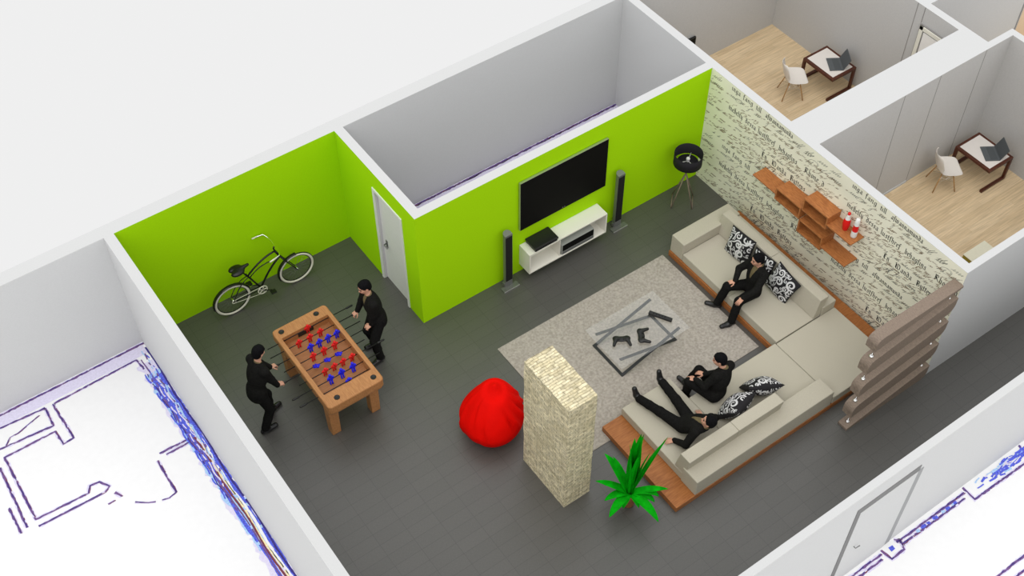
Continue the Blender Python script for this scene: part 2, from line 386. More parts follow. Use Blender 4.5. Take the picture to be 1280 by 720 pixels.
# heavy blue strip beside the left wall
lo = WL - T
for x, w, mi, ys, dz in ((lo - .15, .30, 1, (2.0, -9.2), .0004), (lo - .15, .24, 6, (1.75, -2.2), .0008), (lo - .13, .19, 2, (1.65, -1.1), .0012), (lo - .21, .055, 2, (1.2, -9.2), .0014), (lo - .05, .075, 2, (1.2, -9.2), .0014),
                          (lo - .12, .030, 7, (0.5, -9.2), .0022), (lo - .085, .040, 0, (0.2, -9.2), .0022), (lo - .150, .030, 5, (0.2, -9.2), .0024), (lo - .02, .030, 3, (2.3, -9.2), .0024), (lo - .19, .022, 4, (2.1, -9.2), .0024)):
    ribbon(g, [(x + .014 * sin(k * .7), ys[0] + (ys[1] - ys[0]) * k / 60) for k in range(61)], w, mi, Zp + dz, 0.16, rp, 0.02)
for k in range(16):
    x = lo - rp.uniform(.03, .27); mi = rp.choice((2, 2, 4, 3, 1, 6)); top = rp.uniform(1.2, 2.3); bot = rp.uniform(-1.4, .2)
    ribbon(g, [(x + .012 * sin(q + k), top + (bot - top) * q / 40) for q in range(41)], rp.uniform(.012, .026), mi, Zp + .0026 + k * .00002, 0.35, rp, 0.30)
# lines in front of the corridor wall
for pl, w in (([(4.99, -7.53), (4.98, -7.78), (6.09, -7.80), (8.5, -7.80)], .03), ([(6.3, -7.53), (6.24, -7.70)], .03), ([(3.47, -7.60), (4.94, -7.61)], .03), ([(3.53, -7.67), (4.87, -7.68)], .03),
        ([(3.47, -7.54), (3.54, -7.6), (3.48, -7.74), (3.21, -7.75), (3.18, -7.55)], .03), ([(1.2, -7.60), (3.14, -7.60)], .03), ([(1.2, -7.67), (3.09, -7.67)], .03),
        ([(3.2, -8.84), (5.4, -8.85)], .03), ([(3.4, -9.0), (5.6, -9.01)], .03)):
    ink(pl, w)
for k in range(170):
    x = rp.uniform(5.15, 8.0); y = rp.uniform(-7.73, -7.58)
    ribbon(g, [(x, y), (x + rp.uniform(.05, .25), y + rp.uniform(-.03, .03))], rp.uniform(.015, .035), rp.choice((2, 2, 2, 6, 1)), Zp + .003 + k * .00003, 0.4, rp)
for k in range(14):
    x = rp.uniform(3.6, 4.8); ribbon(g, [(x, -7.64), (x + .06, -7.65)], .04, rp.choice((2, 6, 2)), Zp + .003 + k * .00003, 0.4, rp)
ribbon(g, [(3.3, -7.62), (3.38, -7.63)], .06, 2, Zp + .003, 0.4, rp)
# room behind the television wall
ribbon(g, [(T, D - .20), (L, D - .20)], 0.36, 1, Zp + .0006)
ink([(T, D - .03), (L, D - .03)], .028); ink([(T, D - .42), (L, D - .42)], .03)
struct(g.done('floor.004', ['plan_paper', 'plan_lav', 'plan_blue', 'plan_navy', 'plan_purple', 'plan_maroon', 'plan_sky', 'plan_yellow'], fixn=False))

# walls
wallbox('wall_left', WL - T, WL, -9.2, D)
wallbox('wall_back', -14, 0, D, D + 0.25, ('wall', 'green'))
b = bpy.data.objects['wall_back']
wallbox('wall_back_green', WL, 0.0, D - 0.002, D, ('green', 'wall'), {}, z1=H - 0.0005)
wallbox('wall_back_right', 0, L + T, D, D + 0.25)
wallbox('wall_television', 0, L, 0, T, ('wall', 'green'), {'-y': 1, '-x': 1})
# wall with the white door, built round its opening
dy0, dy1, dz = 0.475, 1.245, 2.175
g = G()
for (y0, y1, z0, z1) in ((T, dy0, -.004, H), (dy1, D, -.004, H), (dy0, dy1, dz, H)):
    g.box(0, T, y0, y1, z0, z1)
g.bm.normal_update()
for f in g.bm.faces:
    if f.normal.x < -0.9: f.material_index = 1
struct(g.done('wall_beside_door', ['wall', 'green']))
g = G()
wr = wallbox('wall_right', L, L + T, MY, D, ('office_wall', 'paper'), {'-x': 0})
b = bpy.data.objects['wall_right']
# upper faces of the walls stay white: the room side of the office walls has its own paint
wallbox('wall_office_divider', L + T, 10.49, -2.44, -1.78, ('wall', 'office_wall'), {'-y': 1, '+y': 1})
wallbox('wall_office_far', OX, 10.49, -1.78, D, ('wall', 'office_wall'), {'-x': 1, '+x': 1})
wallbox('wall_office_back', L + T, 16, D, D + 0.25, ('wall', 'office_wall'), {'-y': 1})
wallbox('wall_third_room_back', 10.49, 16, -0.98, -0.82, ('wall', 'office_wall'), {'-y': 1})
wallbox('wall_third_room_front', 10.49, 11.13, -2.44, -2.31, ('wall', 'office_wall'), {'-y': 1, '+y': 1})
wallbox('wall_office_end', 10.99, 11.13, MY, -2.44, ('wall', 'office_wall'), {'-x': 1})
wallbox('wall_corridor_back', L + T, 10.99, MY, -5.60, ('wall', 'office_wall'), {'+y': 1})
wallbox('wall_corridor_front', WL - T, 14, -7.511, -7.397)
bpy.data.objects['wall_right'].data.materials[0] = M['wall']

# wallpaper with its writing: paper sheet and ink are one mesh
gw = G()
xw = L - 0.002
gw.face([(xw, 0, 0), (xw, MY, 0), (xw, MY, H), (xw, 0, H)], 0)
GL = {
 'i': (.42, [[(-.02,.86),(.1,1),(.1,.1),(.26,.02)]]),
 'n': (.76, [[(-.02,.86),(.1,1),(.1,.02)],[(.1,.82),(.32,1),(.45,.86),(.45,.1),(.6,.02)]]),
 'm': (1.1, [[(-.02,.86),(.1,1),(.1,.02)],[(.1,.82),(.32,1),(.45,.86),(.45,.02)],[(.45,.82),(.67,1),(.8,.86),(.8,.1),(.95,.02)]]),
 'u': (.76, [[(-.02,.86),(.1,1),(.1,.12),(.28,0),(.45,.15)],[(.45,1),(.45,.1),(.6,.02)]]),
 'a': (.74, [[(.08,.85),(.3,1),(.45,.85),(.45,.1),(.6,.02)],[(.45,.58),(.1,.42),(.1,.12),(.25,0),(.45,.15)]]),
 'e': (.6, [[(.1,.48),(.44,.64),(.42,.9),(.28,1),(.1,.85),(.1,.15),(.28,0),(.5,.15)]]),
 'c': (.55, [[(.45,.86),(.28,1),(.1,.85),(.1,.15),(.28,0),(.48,.15)]]),
 'o': (.66, [[(.1,.85),(.1,.15),(.28,0),(.45,.15),(.45,.85),(.28,1),(.1,.85)]]),
 'd': (.68, [[(.1,.85),(.1,.15),(.28,0),(.45,.15),(.45,.85),(.28,1),(.1,.85)],[(.45,.85),(.3,1.25),(.02,1.5)]]),
 'g': (.7, [[(.45,.86),(.28,1),(.1,.85),(.1,.15),(.28,0),(.45,.15)],[(.45,1),(.45,-.3),(.25,-.52),(.02,-.36)]]),
 't': (.5, [[(.15,1.35),(.15,.1),(.32,.02)],[(0,1),(.4,1)]]),
 'l': (.4, [[(.02,1.5),(.12,1.62),(.12,.1),(.28,.02)]]),
 'h': (.74, [[(.02,1.5),(.12,1.62),(.12,.02)],[(.12,.82),(.32,1),(.46,.86),(.46,.05),(.3,-.3)]]),
 'b': (.68, [[(.02,1.5),(.12,1.62),(.12,.12),(.28,0),(.46,.15),(.46,.85),(.3,1),(.12,.85)]]),
 'f': (.5, [[(.42,1.48),(.26,1.62),(.15,1.4),(.15,-.3)],[(0,1),(.38,1)]]),
 'r': (.5, [[(-.02,.86),(.1,1),(.1,.02)],[(.1,.82),(.28,1),(.42,.88)]]),
 's': (.58, [[(.45,.88),(.28,1),(.1,.8),(.45,.32),(.28,0),(.05,.14)]]),
 'w': (1.1, [[(-.02,.86),(.1,1.15),(.1,.1),(.28,0),(.45,.15)],[(.38,.9),(.45,1.05),(.45,.1),(.62,0),(.8,.15)],[(.45,.82),(.7,1.05),(.82,.9),(.8,.15)]]),
 'y': (.74, [[(-.02,.86),(.1,1),(.1,.15),(.28,0),(.45,.15)],[(.45,1),(.45,-.2),(.2,-.55)]]),
 'E': (1.05, [[(.75,1.35),(.45,1.6),(.15,1.3),(.15,.3),(.45,0),(.85,.2)],[(.15,.85),(.65,.95)],[(.35,1.4),(.35,.2)]]),
 'W': (1.5, [[(-.05,1.3),(.15,1.6),(.15,.3),(.4,0),(.62,.2)],[(.42,1.4),(.62,1.6),(.62,.3),(.85,0),(1.15,.25),(1.15,1.1),(.85,1.6)],[(.3,1.3),(.3,.3)]]),
 'B': (1.1, [[(0,1.3),(.15,1.6),(.15,.2),(.4,0),(.8,.2),(.8,.6),(.45,.85),(.75,1.1),(.7,1.45),(.4,1.6),(.15,1.4)],[(.35,1.4),(.35,.2)]]),
 'R': (1.1, [[(0,1.3),(.15,1.6),(.15,0)],[(.15,1.4),(.45,1.6),(.8,1.35),(.7,1.0),(.35,.85),(.65,.3),(.9,.02)],[(.35,1.4),(.35,.2)]]),
}
zi = [0]
def wq(pts, mi, lift=0.0006):
    """flat ink quad on the wall, clipped to the paper"""
    if any(p[0] > -0.003 or p[0] < MY + 0.003 or p[1] < 0.003 or p[1] > H - 0.002 for p in pts): return
    zi[0] = (zi[0] + 1) % 5
    f = gw.bm.faces.new([gw.bm.verts.new((xw - lift - zi[0] * 1e-4, p[0], p[1])) for p in pts]); f.material_index = mi
def nib(pl, y, z, s, w, mi):
    nx, nz = w * cos(radians(38)) / 2, w * sin(radians(38)) / 2
    for (a, b), (c, d) in zip(pl, pl[1:]):
        p = (y - a * s, z + b * s); q = (y - c * s, z + d * s)
        wq([(p[0] + nx, p[1] - nz), (p[0] - nx, p[1] + nz), (q[0] - nx, q[1] + nz), (q[0] + nx, q[1] - nz)], mi)
        dx, dz_ = q[0] - p[0], q[1] - p[1]; l = sqrt(dx*dx + dz_*dz_) or 1; hx, hz = -dz_ / l * w * .16, dx / l * w * .16
        wq([(p[0] + hx, p[1] + hz), (p[0] - hx, p[1] - hz), (q[0] - hx, q[1] - hz), (q[0] + hx, q[1] + hz)], mi)
def word(txt, y, z, s=0.070, w=0.0165, mi=1, fit=None):
    if fit:
        tot = sum(GL[c][0] for c in txt); k = fit / (tot * s)
    else: k = 1
    for c in txt:
        adv, strokes = GL[c]
        for pl in strokes: nib([(a * k, b) for a, b in pl], y, z, s, w, mi)
        y -= adv * s * k
def stroke(pts, w, mi):
    for (a, b), (c, d) in zip(pts, pts[1:]):
        dx, dz_ = c - a, d - b; l = sqrt(dx*dx + dz_*dz_)
        if l < 1e-6: continue
        th = w * (0.45 + 0.55 * abs(dz_) / l)
        hx, hz = -dz_ / l * th / 2, dx / l * th / 2
        wq([(a + hx, b + hz), (a - hx, b - hz), (c - hx, d - hz), (c + hx, d + hz)], mi)
def cursive(y, z, length, s, mi, rnd, w=0.006, slope=0.03):
    """a line of slanted joined handwriting"""
    x = 0
    while x < length:
        n = rnd.randint(2, 5); pts = []
        for k in range(n):
            kind = rnd.random()
            h = s * (2.1 if kind < .16 else -1.2 if kind < .28 else 1.0); wd = s * rnd.uniform(.55, .95)
            m = 7
            for j in range(m):
                t = j / m
                vx = x + wd * t + 0.22 * s * sin(2 * pi * t) * (.8 if abs(h) > s else .25)
                vz = h * (0.5 - 0.5 * cos(2 * pi * t))
                pts.append((y - (vx + vz * 1.05), z + vz * .9 + slope * vx))
            x += wd
        stroke(pts, w * rnd.uniform(.5, .9), mi)
        x += s * rnd.uniform(.9, 3.4)
def loop(y, z, a, b, mi, w, tilt=.7, turns=1.4, ph=0.0):
    pts = []
    for k in range(int(26 * turns)):
        t = ph + 2 * pi * k / 26; r = 1 - .25 * k / (26 * turns)
        px, pz = a * cos(t) * r, b * sin(t) * r
        pts.append((y - (px + pz * tilt), z + pz))
    stroke(pts, w, mi)
PER, VP, Y0 = 2.85, 1.355, -0.53
for j in (-1, 0, 1):
    dz_ = -VP * j
    for k in (-1, 0, 1):
        yo = Y0 - PER * k; rn = random.Random(11)
        for txt, off, fit in (('inga', 0, .22), ('fang', .28, .25), ('till', .60, .13), ('afwannamunda', .83, .66)): word(txt, yo - off, 2.478 + dz_, s=.065, fit=fit)
        for txt, off, fit in (('medelty', 0, .36), ('dessa', .42, .27), ('lustfhref', .74, .42), ('behagfins', 1.25, .44)): word(txt, yo - off, 2.045 + dz_, fit=fit)
        for txt, off, fit in (('En', .92, .13), ('Wanda', 1.17, .36), ('Byttens', 1.62, .36)): word(txt, yo - off, 1.635 + dz_, s=.076, fit=fit)
        for txt, off, fit in (('Rhone', 1.87, .33), ('d', 2.27, .06)): word(txt, yo - off, 2.03 + dz_, s=.074, fit=fit)
        for (z, off, ln, s, mi, w) in ((2.33, -.05, 1.9, .052, 3, .009), (2.22, .1, 2.6, .036, 2, .009), (2.14, -.2, 1.1, .030, 2, .008), (1.93, .0, 1.8, .034, 2, .009), (1.85, -.3, 2.7, .034, 2, .009), (1.76, .2, 2.4, .042, 3, .009),
                                       (1.68, -.3, 1.1, .034, 2, .009), (1.54, -.1, 2.4, .034, 2, .009), (1.46, 1.0, 1.1, .055, 1, .010), (1.44, -.3, 1.2, .034, 2, .009), (1.36, .1, 2.2, .034, 2, .009), (1.27, -.3, 2.4, .036, 3, .009),
                                       (2.42, 1.5, 1.1, .060, 3, .009), (2.30, 1.9, .8, .055, 3, .009), (2.18, 1.7, .9, .036, 2, .009), (1.60, 2.0, .7, .036, 2, .009), (2.38, .2, 1.3, .028, 2, .007), (2.27, .9, 1.9, .028, 2, .007), (1.97, .4, 2.3, .028, 2, .007), (1.89, -.1, 2.5, .028, 2, .007), (1.80, .6, 2.2, .028, 2, .007), (1.58, .3, .7, .028, 2, .007), (1.49, -.2, 2.6, .028, 2, .007), (1.40, .5, 2.3, .028, 2, .007), (1.31, .0, 2.6, .028, 2, .007)):
            cursive(yo - off, z + dz_, ln, s, mi, rn, w)
        for (off, z, a, b_, mi) in ((.36, 2.17, .07, .05, 2), (1.62, 1.98, .10, .07, 2), (1.05, 1.52, .09, .10, 1), (1.18, 1.50, .06, .12, 1), (1.55, 1.47, .10, .05, 1), (2.0, 2.33, .10, .08, 3), (1.45, 2.28, .08, .06, 3), (.2, 2.36, .09, .05, 3), (2.3, 1.9, .08, .05, 2)):
            loop(yo - off, z + dz_, a, b_, mi, .0065)
struct(gw.done('wall_paper_writing', ['paper', 'ink_black', 'ink_brown', 'ink_grey'], fixn=False))

# white door in the green wall
g = G(); g.box(0.05, 0.09, dy0 + .002, dy1 - .002, 0.004, dz - .002, 0)
d1 = struct(g.done('door_1', 'door_white'))
g = G()
for (y0, y1, z0, z1) in ((0.415, dy0, 0, 2.235), (dy1, 1.305, 0, 2.235), (dy0, dy1, dz, 2.235)):
    g.box(-0.018, 0.10, y0 + (.003 if y0 < 1 else .003), y1, z0 + .001, z1, 0, 0.003)
c = g.done('door_frame', 'door_white', d1)
g = G(); g.tube([(0.05, 1.115, 1.0), (-0.005, 1.115, 1.0), (-0.012, 1.10, 1.0), (-0.012, 1.0, 1.0)], 0.012, 8); g.box(0.040, 0.052, 1.085, 1.14, 0.90, 1.07, 0, 0.004)
c = g.done('door_handle', 'speaker_grey', d1); c['label'] = 'grey lever handle'

# door in the outer face of the corridor wall
g = G(); g.box(2.17, 3.27, -7.525, -7.5115, 0.0, 2.10, 0, 0.002)
d2 = struct(g.done('door_2', 'wall'))
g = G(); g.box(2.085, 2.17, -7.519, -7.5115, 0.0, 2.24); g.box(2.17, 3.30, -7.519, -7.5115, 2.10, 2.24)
g.done('door_frame', 'trim_shaded', d2)  # shade along the top and left of the door painted as dark grey
g = G(); g.box(3.27, 3.39, -7.519, -7.5115, 0.0, 2.10); g.done('door_frame', 'trim_mid', d2)  # right side painted lighter, as the better lit side
g = G(); g.tube([(2.36, -7.525, .98), (2.36, -7.56, .98), (2.44, -7.565, .98)], 0.008, 6); g.done('door_handle', 'speaker_grey', d2)

# window in the first office
g = G()
wy0, wy1 = -1.76, -1.013
g.box(OX - .03, OX - .001, wy0, wy1, 0.95, 2.26, 0)
w1 = struct(g.done('window_1', 'seam'))
g = G()
for (y0, y1, z0, z1) in ((wy1 - .10, wy1 - .02, .97, 2.24), (wy0, wy1 - .02, 2.16, 2.24), (wy0, wy1 - .02, .97, 1.05)): g.box(OX - .05, OX - .03, y0, y1, z0, z1, 0, .004)
g.done('window_frame', 'white', w1)
g = G(); g.box(OX - .040, OX - .031, wy0 + .01, wy1 - .125, 1.07, 2.135); g.done('window_pane', 'pane', w1)
# panel joints in the office walls
g = G()
g.box(OX - .003, OX - .0005, -.84, -.825, 0, H - .001)
struct(g.done('trim_1', 'seam'))
g = G(); g.box(OX - .003, OX - .0005, -1.012, -.995, 2.26, H - .001); struct(g.done('trim_2', 'seam'))
for i, x in enumerate((8.272, 9.155, 10.314)):
    g = G(); g.box(x - .006, x + .006, -2.443, -2.4405, 0, H - .001); struct(g.done('trim_%d' % (i + 3), 'seam'))
g = G(); g.box(L + T + .01, 9.15, -2.455, -2.4405, 0, .05); struct(g.done('baseboard_divider', 'wall'))
g = G(); g.box(13.74, 14.6, -0.992, -0.981, 0, 2.1)
d3 = struct(g.done('door_3', 'beige_door'))
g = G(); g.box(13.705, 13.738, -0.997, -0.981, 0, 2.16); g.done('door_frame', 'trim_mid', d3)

# ------------------------------------------------------------------ stone column and rug
g = G(); g.box(-0.211, 0.282, -4.234, -3.187, 0, 2.59)
bmesh.ops.subdivide_edges(g.bm, edges=g.bm.edges[:], cuts=14, use_grid_fill=True)
rr = random.Random(5)
for v in g.bm.verts:
    if v.co.z > .02: v.co += Vector((rr.uniform(-1, 1), rr.uniform(-1, 1), rr.uniform(-1, 1))) * 0.006
o = g.done('stone_column', 'stone'); tag(o, 'beige stacked stone column standing beside the red bean bag', 'column')
g = G()
rx0, rx1, ry0, ry1 = 0.70, 4.29, -3.70, -1.19
g.prism([(rx0, ry1), (rx0, ry0), (1.118, ry0), (1.118, -3.478), (2.506, -3.478), (2.506, ry0), (rx1, ry0), (rx1, ry1)], 0.001, 0.014, lambda u, v, w: (u, v, w))
o = g.done('area_rug', 'rug'); tag(o, 'greyish beige rectangular rug lying under the glass table', 'rug')
g = None

# ------------------------------------------------------------------ sectional sofa
so = thing('sectional_sofa', 'beige fabric L-shaped sofa on a low orange wood plinth', 'sofa', (4.4, -3.9, 0))
g = G()
g.box(4.38, 6.05, -5.29, -1.24, 0, .12, 0, .006); o = g.done('plinth', 'orange_wood', so)
g = G(); g.box(1.12, 2.505, -5.29, -3.48, 0, .12, 0, .006); g.box(2.506, 4.379, -5.29, -3.95, 0, .12, 0, .006)
g.done('plinth', 'orange_wood', so); o['label'] = 'orange wood plinth'
def cush(x0, x1, y0, y1, z0, z1, name, bev=.014):
    g = G(); g.box(x0, x1, y0, y1, z0, z1, 0, bev); return g.done(name, 'sofa', so)
cush(4.405, 5.398, -2.745, -1.565, .12, .30, 'seat'); cush(4.405, 5.398, -3.938, -2.747, .12, .30, 'seat')
cush(4.380, 5.715, -5.285, -3.958, .12, .30, 'seat')
cush(2.503, 4.372, -4.948, -3.94, .12, .30, 'seat'); cush(1.505, 2.500, -4.948, -3.475, .12, .30, 'seat')
cush(4.405, 5.715, -1.56, -1.242, .12, .52, 'armrest')
cush(5.40, 5.715, -3.955, -1.562, .12, .485, 'back_base'); cush(1.49, 4.352, -5.285, -4.95, .12, .485, 'back_base')
def back(p0, p1, front_b, front_t, rear_t, rear_b, along):
    g = G()
    prof = [(front_b, .301), (front_t, .72), (rear_t, .72), (rear_b, .301)]
    if along == 'y': g.prism(prof, p0, p1, lambda u, v, w: (u, w, v))
    else: g.prism(prof, p0, p1, lambda u, v, w: (w, u, v))
    bmesh.ops.bevel(g.bm, geom=g.bm.edges[:], offset=.012, segments=2, affect='EDGES', profile=.5)
    return g.done('backrest', 'sofa', so)
back(-2.745, -1.50, 5.235, 5.315, 5.50, 5.44, 'y'); back(-3.935, -2.748, 5.235, 5.315, 5.50, 5.44, 'y')
back(1.508, 2.500, -4.757, -4.84, -5.05, -5.0, 'x'); back(2.503, 3.435, -4.757, -4.84, -5.05, -5.0, 'x')

# ------------------------------------------------------------------ cushions with swirl print
def spiral(cx, cy, r, a0, dirn, turns=1.4, tail=0.0):
    pts = []
    n = int(20 * turns)
    for k in range(n + 1):
        t = k / n; rr_ = r * (1 - t * .80); a = a0 + dirn * 2 * pi * turns * t
        pts.append((cx + rr_ * cos(a), cy + rr_ * sin(a)))
    if tail:
        a = a0; x, y = pts[0]; tx, ty = sin(a) * dirn, -cos(a) * dirn
        pre = []
        for k in range(8, 0, -1):
            s = k / 8 * tail
            pre.append((x + tx * s + cos(a) * s * s * .9, y + ty * s + sin(a) * s * s * .9))
        pts = pre + pts
    return pts
def swirls(seed):
    r = random.Random(seed); out = []; cs = []
    for k in range(900):
        rad = r.uniform(.24, .34) if k < 60 else r.uniform(.14, .24) if k < 350 else r.uniform(.07, .13); x = r.uniform(-.92, .92); y = r.uniform(-.92, .92)
        if all((x - a)**2 + (y - b)**2 > (rad + c)**2 * .92 for a, b, c in cs):
            cs.append((x, y, rad)); out.append((spiral(x, y, rad * .92, r.uniform(0, 6.28), r.choice((-1, 1)), 1.45 if rad > .13 else 1.1, rad * 1.5), rad * .34 + .012))
    for k in range(3):                 # leaf shaped strokes
        a = r.uniform(0, 6.28); x = r.uniform(-.7, .7); y = r.uniform(-.7, .7)
        out.append(([(x + cos(a) * t * .6 - sin(a) * .2 * sin(pi * t), y + sin(a) * t * .6 + cos(a) * .2 * sin(pi * t)) for t in [q / 10 for q in range(11)]], .10))
    return out
def pillow(c, ux, vx, size, thick, label, seed):
    c = Vector(c); ux = Vector(ux).normalized(); vx = Vector(vx); vx = (vx - ux * vx.dot(ux)).normalized(); nx = ux.cross(vx)
    def pos(s, t, side, lift=0.0):
        k = 1 - .07 * ((1 - s*s) * t*t + (1 - t*t) * s*s) * 1.0
        h = max(0, (1 - s**2) * (1 - t**2)) ** .55
        wob = 1 + .06 * sin(3 * s + seed) * cos(2.3 * t + seed)
        return c + ux * (s * size / 2 * k) + vx * (t * size / 2 * k) + nx * side * (thick / 2 * h * wob + lift)
    g = G(); n = 18
    top = {}
    for side in (1, -1):
        for i in range(n + 1):
            for j in range(n + 1):
                e = i in (0, n) or j in (0, n)
                if side == -1 and e: top[(side, i, j)] = top[(1, i, j)]; continue
                top[(side, i, j)] = g.bm.verts.new(pos(-cos(pi * i / n), -cos(pi * j / n), side))
        for i in range(n):
            for j in range(n):
                f = g.bm.faces.new([top[(side, a, b)] for a, b in ((i, j), (i+1, j), (i+1, j+1), (i, j+1))]); f.smooth = True
    bmesh.ops.recalc_face_normals(g.bm, faces=g.bm.faces)
    for side in (1, -1):
        for pl, w in swirls(seed):
            prev = None; m = len(pl)
            for k, (s, t) in enumerate(pl):
                a = pl[min(k+1, m-1)]; b = pl[max(k-1, 0)]; dx, dy = a[0]-b[0], a[1]-b[1]; l = sqrt(dx*dx+dy*dy) or 1
                ww = w * (.25 + .75 * sin(pi * min(1, .12 + .88 * k / (m-1)))) / 2
                p = (s - dy/l*ww, t + dx/l*ww); q = (s + dy/l*ww, t - dx/l*ww)
                if max(abs(v) for v in p + q) > .97: prev = None; continue
                cur = (g.bm.verts.new(pos(*p, side, .0022)), g.bm.verts.new(pos(*q, side, .0022)))
                if prev:
                    f = g.bm.faces.new((prev[0], prev[1], cur[1], cur[0])); f.material_index = 1; f.smooth = True
                prev = cur
    o = g.done('cushion', ['cushion_black', 'cushion_white'], None, fixn=False)
    return tag(o, label, 'cushion', 'black and white swirl cushions on the sofa')
pillow((5.170, -2.150, .545), (0.05, -1, 0.04), (.30, .0, 1), .56, .17, 'swirl cushion beside the man seated by the writing wall, nearest the sofa armrest', 2)
pillow((5.195, -2.675, .520), (0.04, -1, 0.02), (.34, .0, 1), .48, .17, 'swirl cushion directly behind the back of the man seated by the writing wall', 9)
pillow((5.170, -3.20, .555), (-.02, -1, -0.22), (.34, .0, 1), .56, .18, 'tilted swirl cushion on the shelf side of the man seated by the writing wall', 4)
pillow((2.88, -4.585, .52), (1, .24, .0), (.0, -.75, 1), .56, .30, 'swirl cushion leaning on the low backrest, nearer the reclining man', 6)
pillow((3.475, -4.535, .495), (1, -.50, -.04), (-.1, -.75, .9), .58, .30, 'swirl cushion by the low backrest, farther from the reclining man', 13)

# ------------------------------------------------------------------ glass coffee table and what lies on it
ct = thing('coffee_table', 'frosted glass coffee table on crossed dark steel bars', 'coffee table', (2.64, -2.45, 0))
g = G(); g.box(1.918, 3.373, -2.945, -1.968, .418, .430, 0, .003); g.done('tabletop', 'glass', ct)
def bar(g, a, b, w=.05, t=.012):
    a = Vector(a); b = Vector(b); d = (b - a); l = d.length; d.normalize()
    s = Vector((0, 1, 0)) if abs(d.y) < .5 else Vector((1, 0, 0))
    n = d.cross(s).normalized(); s = n.cross(d)
    m = Matrix((d, s, n)).transposed().to_4x4(); m.translation = (a + b) / 2
    g.box(-l/2, l/2, -w/2, w/2, -t/2, t/2, 0, 0, m)
zt, zb = .410, .022
for y, xa, xb in ((-2.085, 2.06, 3.23), (-2.140, 3.235, 2.02), (-2.772, 3.24, 2.02), (-2.830, 2.045, 3.237)):
    g = G(); bar(g, (xa, y, zb), (xb, y, zt)); g.done('leg', 'steel_dark', ct)
for x, ya, yb in ((2.055, -2.06, -2.855), (3.237, -2.115, -2.80)):
    g = G(); bar(g, (x, ya, zb), (x, yb, zb)); g.done('floor_bar', 'steel_dark', ct)

# ------------------------------------------------------------------ implicit surfaces (bodies, game pads)
def nets(F, org, h):
    F = F.astype(np.float32); s = F < 0
    nx, ny, nz = F.shape
    cs = np.zeros((nx-1, ny-1, nz-1), np.int8)
    for i in (0, 1):
        for j in (0, 1):
            for k in (0, 1): cs += s[i:nx-1+i, j:ny-1+j, k:nz-1+k]
    act = np.argwhere((cs > 0) & (cs < 8))
    if len(act) == 0: return np.zeros((0, 3)), np.zeros((0, 4), int)
    acc = np.zeros((len(act), 3)); cnt = np.zeros(len(act))
    cor = [(i, j, k) for i in (0, 1) for j in (0, 1) for k in (0, 1)]
    for a in range(8):
        for b in range(a + 1, 8):
            if sum(abs(cor[a][q] - cor[b][q]) for q in range(3)) != 1: continue
            ca, cb = np.array(cor[a]), np.array(cor[b])
            fa = F[tuple((act + ca).T)]; fb = F[tuple((act + cb).T)]
            m = (fa < 0) != (fb < 0)
            t = fa[m] / (fa[m] - fb[m])
            acc[m] += ca + (cb - ca) * t[:, None]; cnt[m] += 1
    vs = np.array(org) + h * (act + acc / cnt[:, None])
    idx = -np.ones(cs.shape, int); idx[tuple(act.T)] = np.arange(len(act))
    faces = []
    for ax in range(3):
        o1, o2 = [(1, 2), (2, 0), (0, 1)][ax]
        sl = [slice(1, -1)] * 3; sl[ax] = slice(0, -1); sh = [slice(1, -1)] * 3; sh[ax] = slice(1, None)
        A = s[tuple(sl)]; B = s[tuple(sh)]
        e = np.argwhere(A != B)
        if len(e) == 0: continue
        inside = A[tuple(e.T)]
        base = e.copy(); base[:, o1] += 1; base[:, o2] += 1
        d1 = np.zeros(3, int); d1[o1] = 1; d2 = np.zeros(3, int); d2[o2] = 1
        q = np.stack([idx[tuple((base - d1 - d2).T)], idx[tuple((base - d2).T)], idx[tuple(base.T)], idx[tuple((base - d1).T)]], 1)
        q[~inside] = q[~inside][:, ::-1]
        faces.append(q)
    fc = np.concatenate(faces); fc = fc[(fc >= 0).all(1)]
    return vs, fc
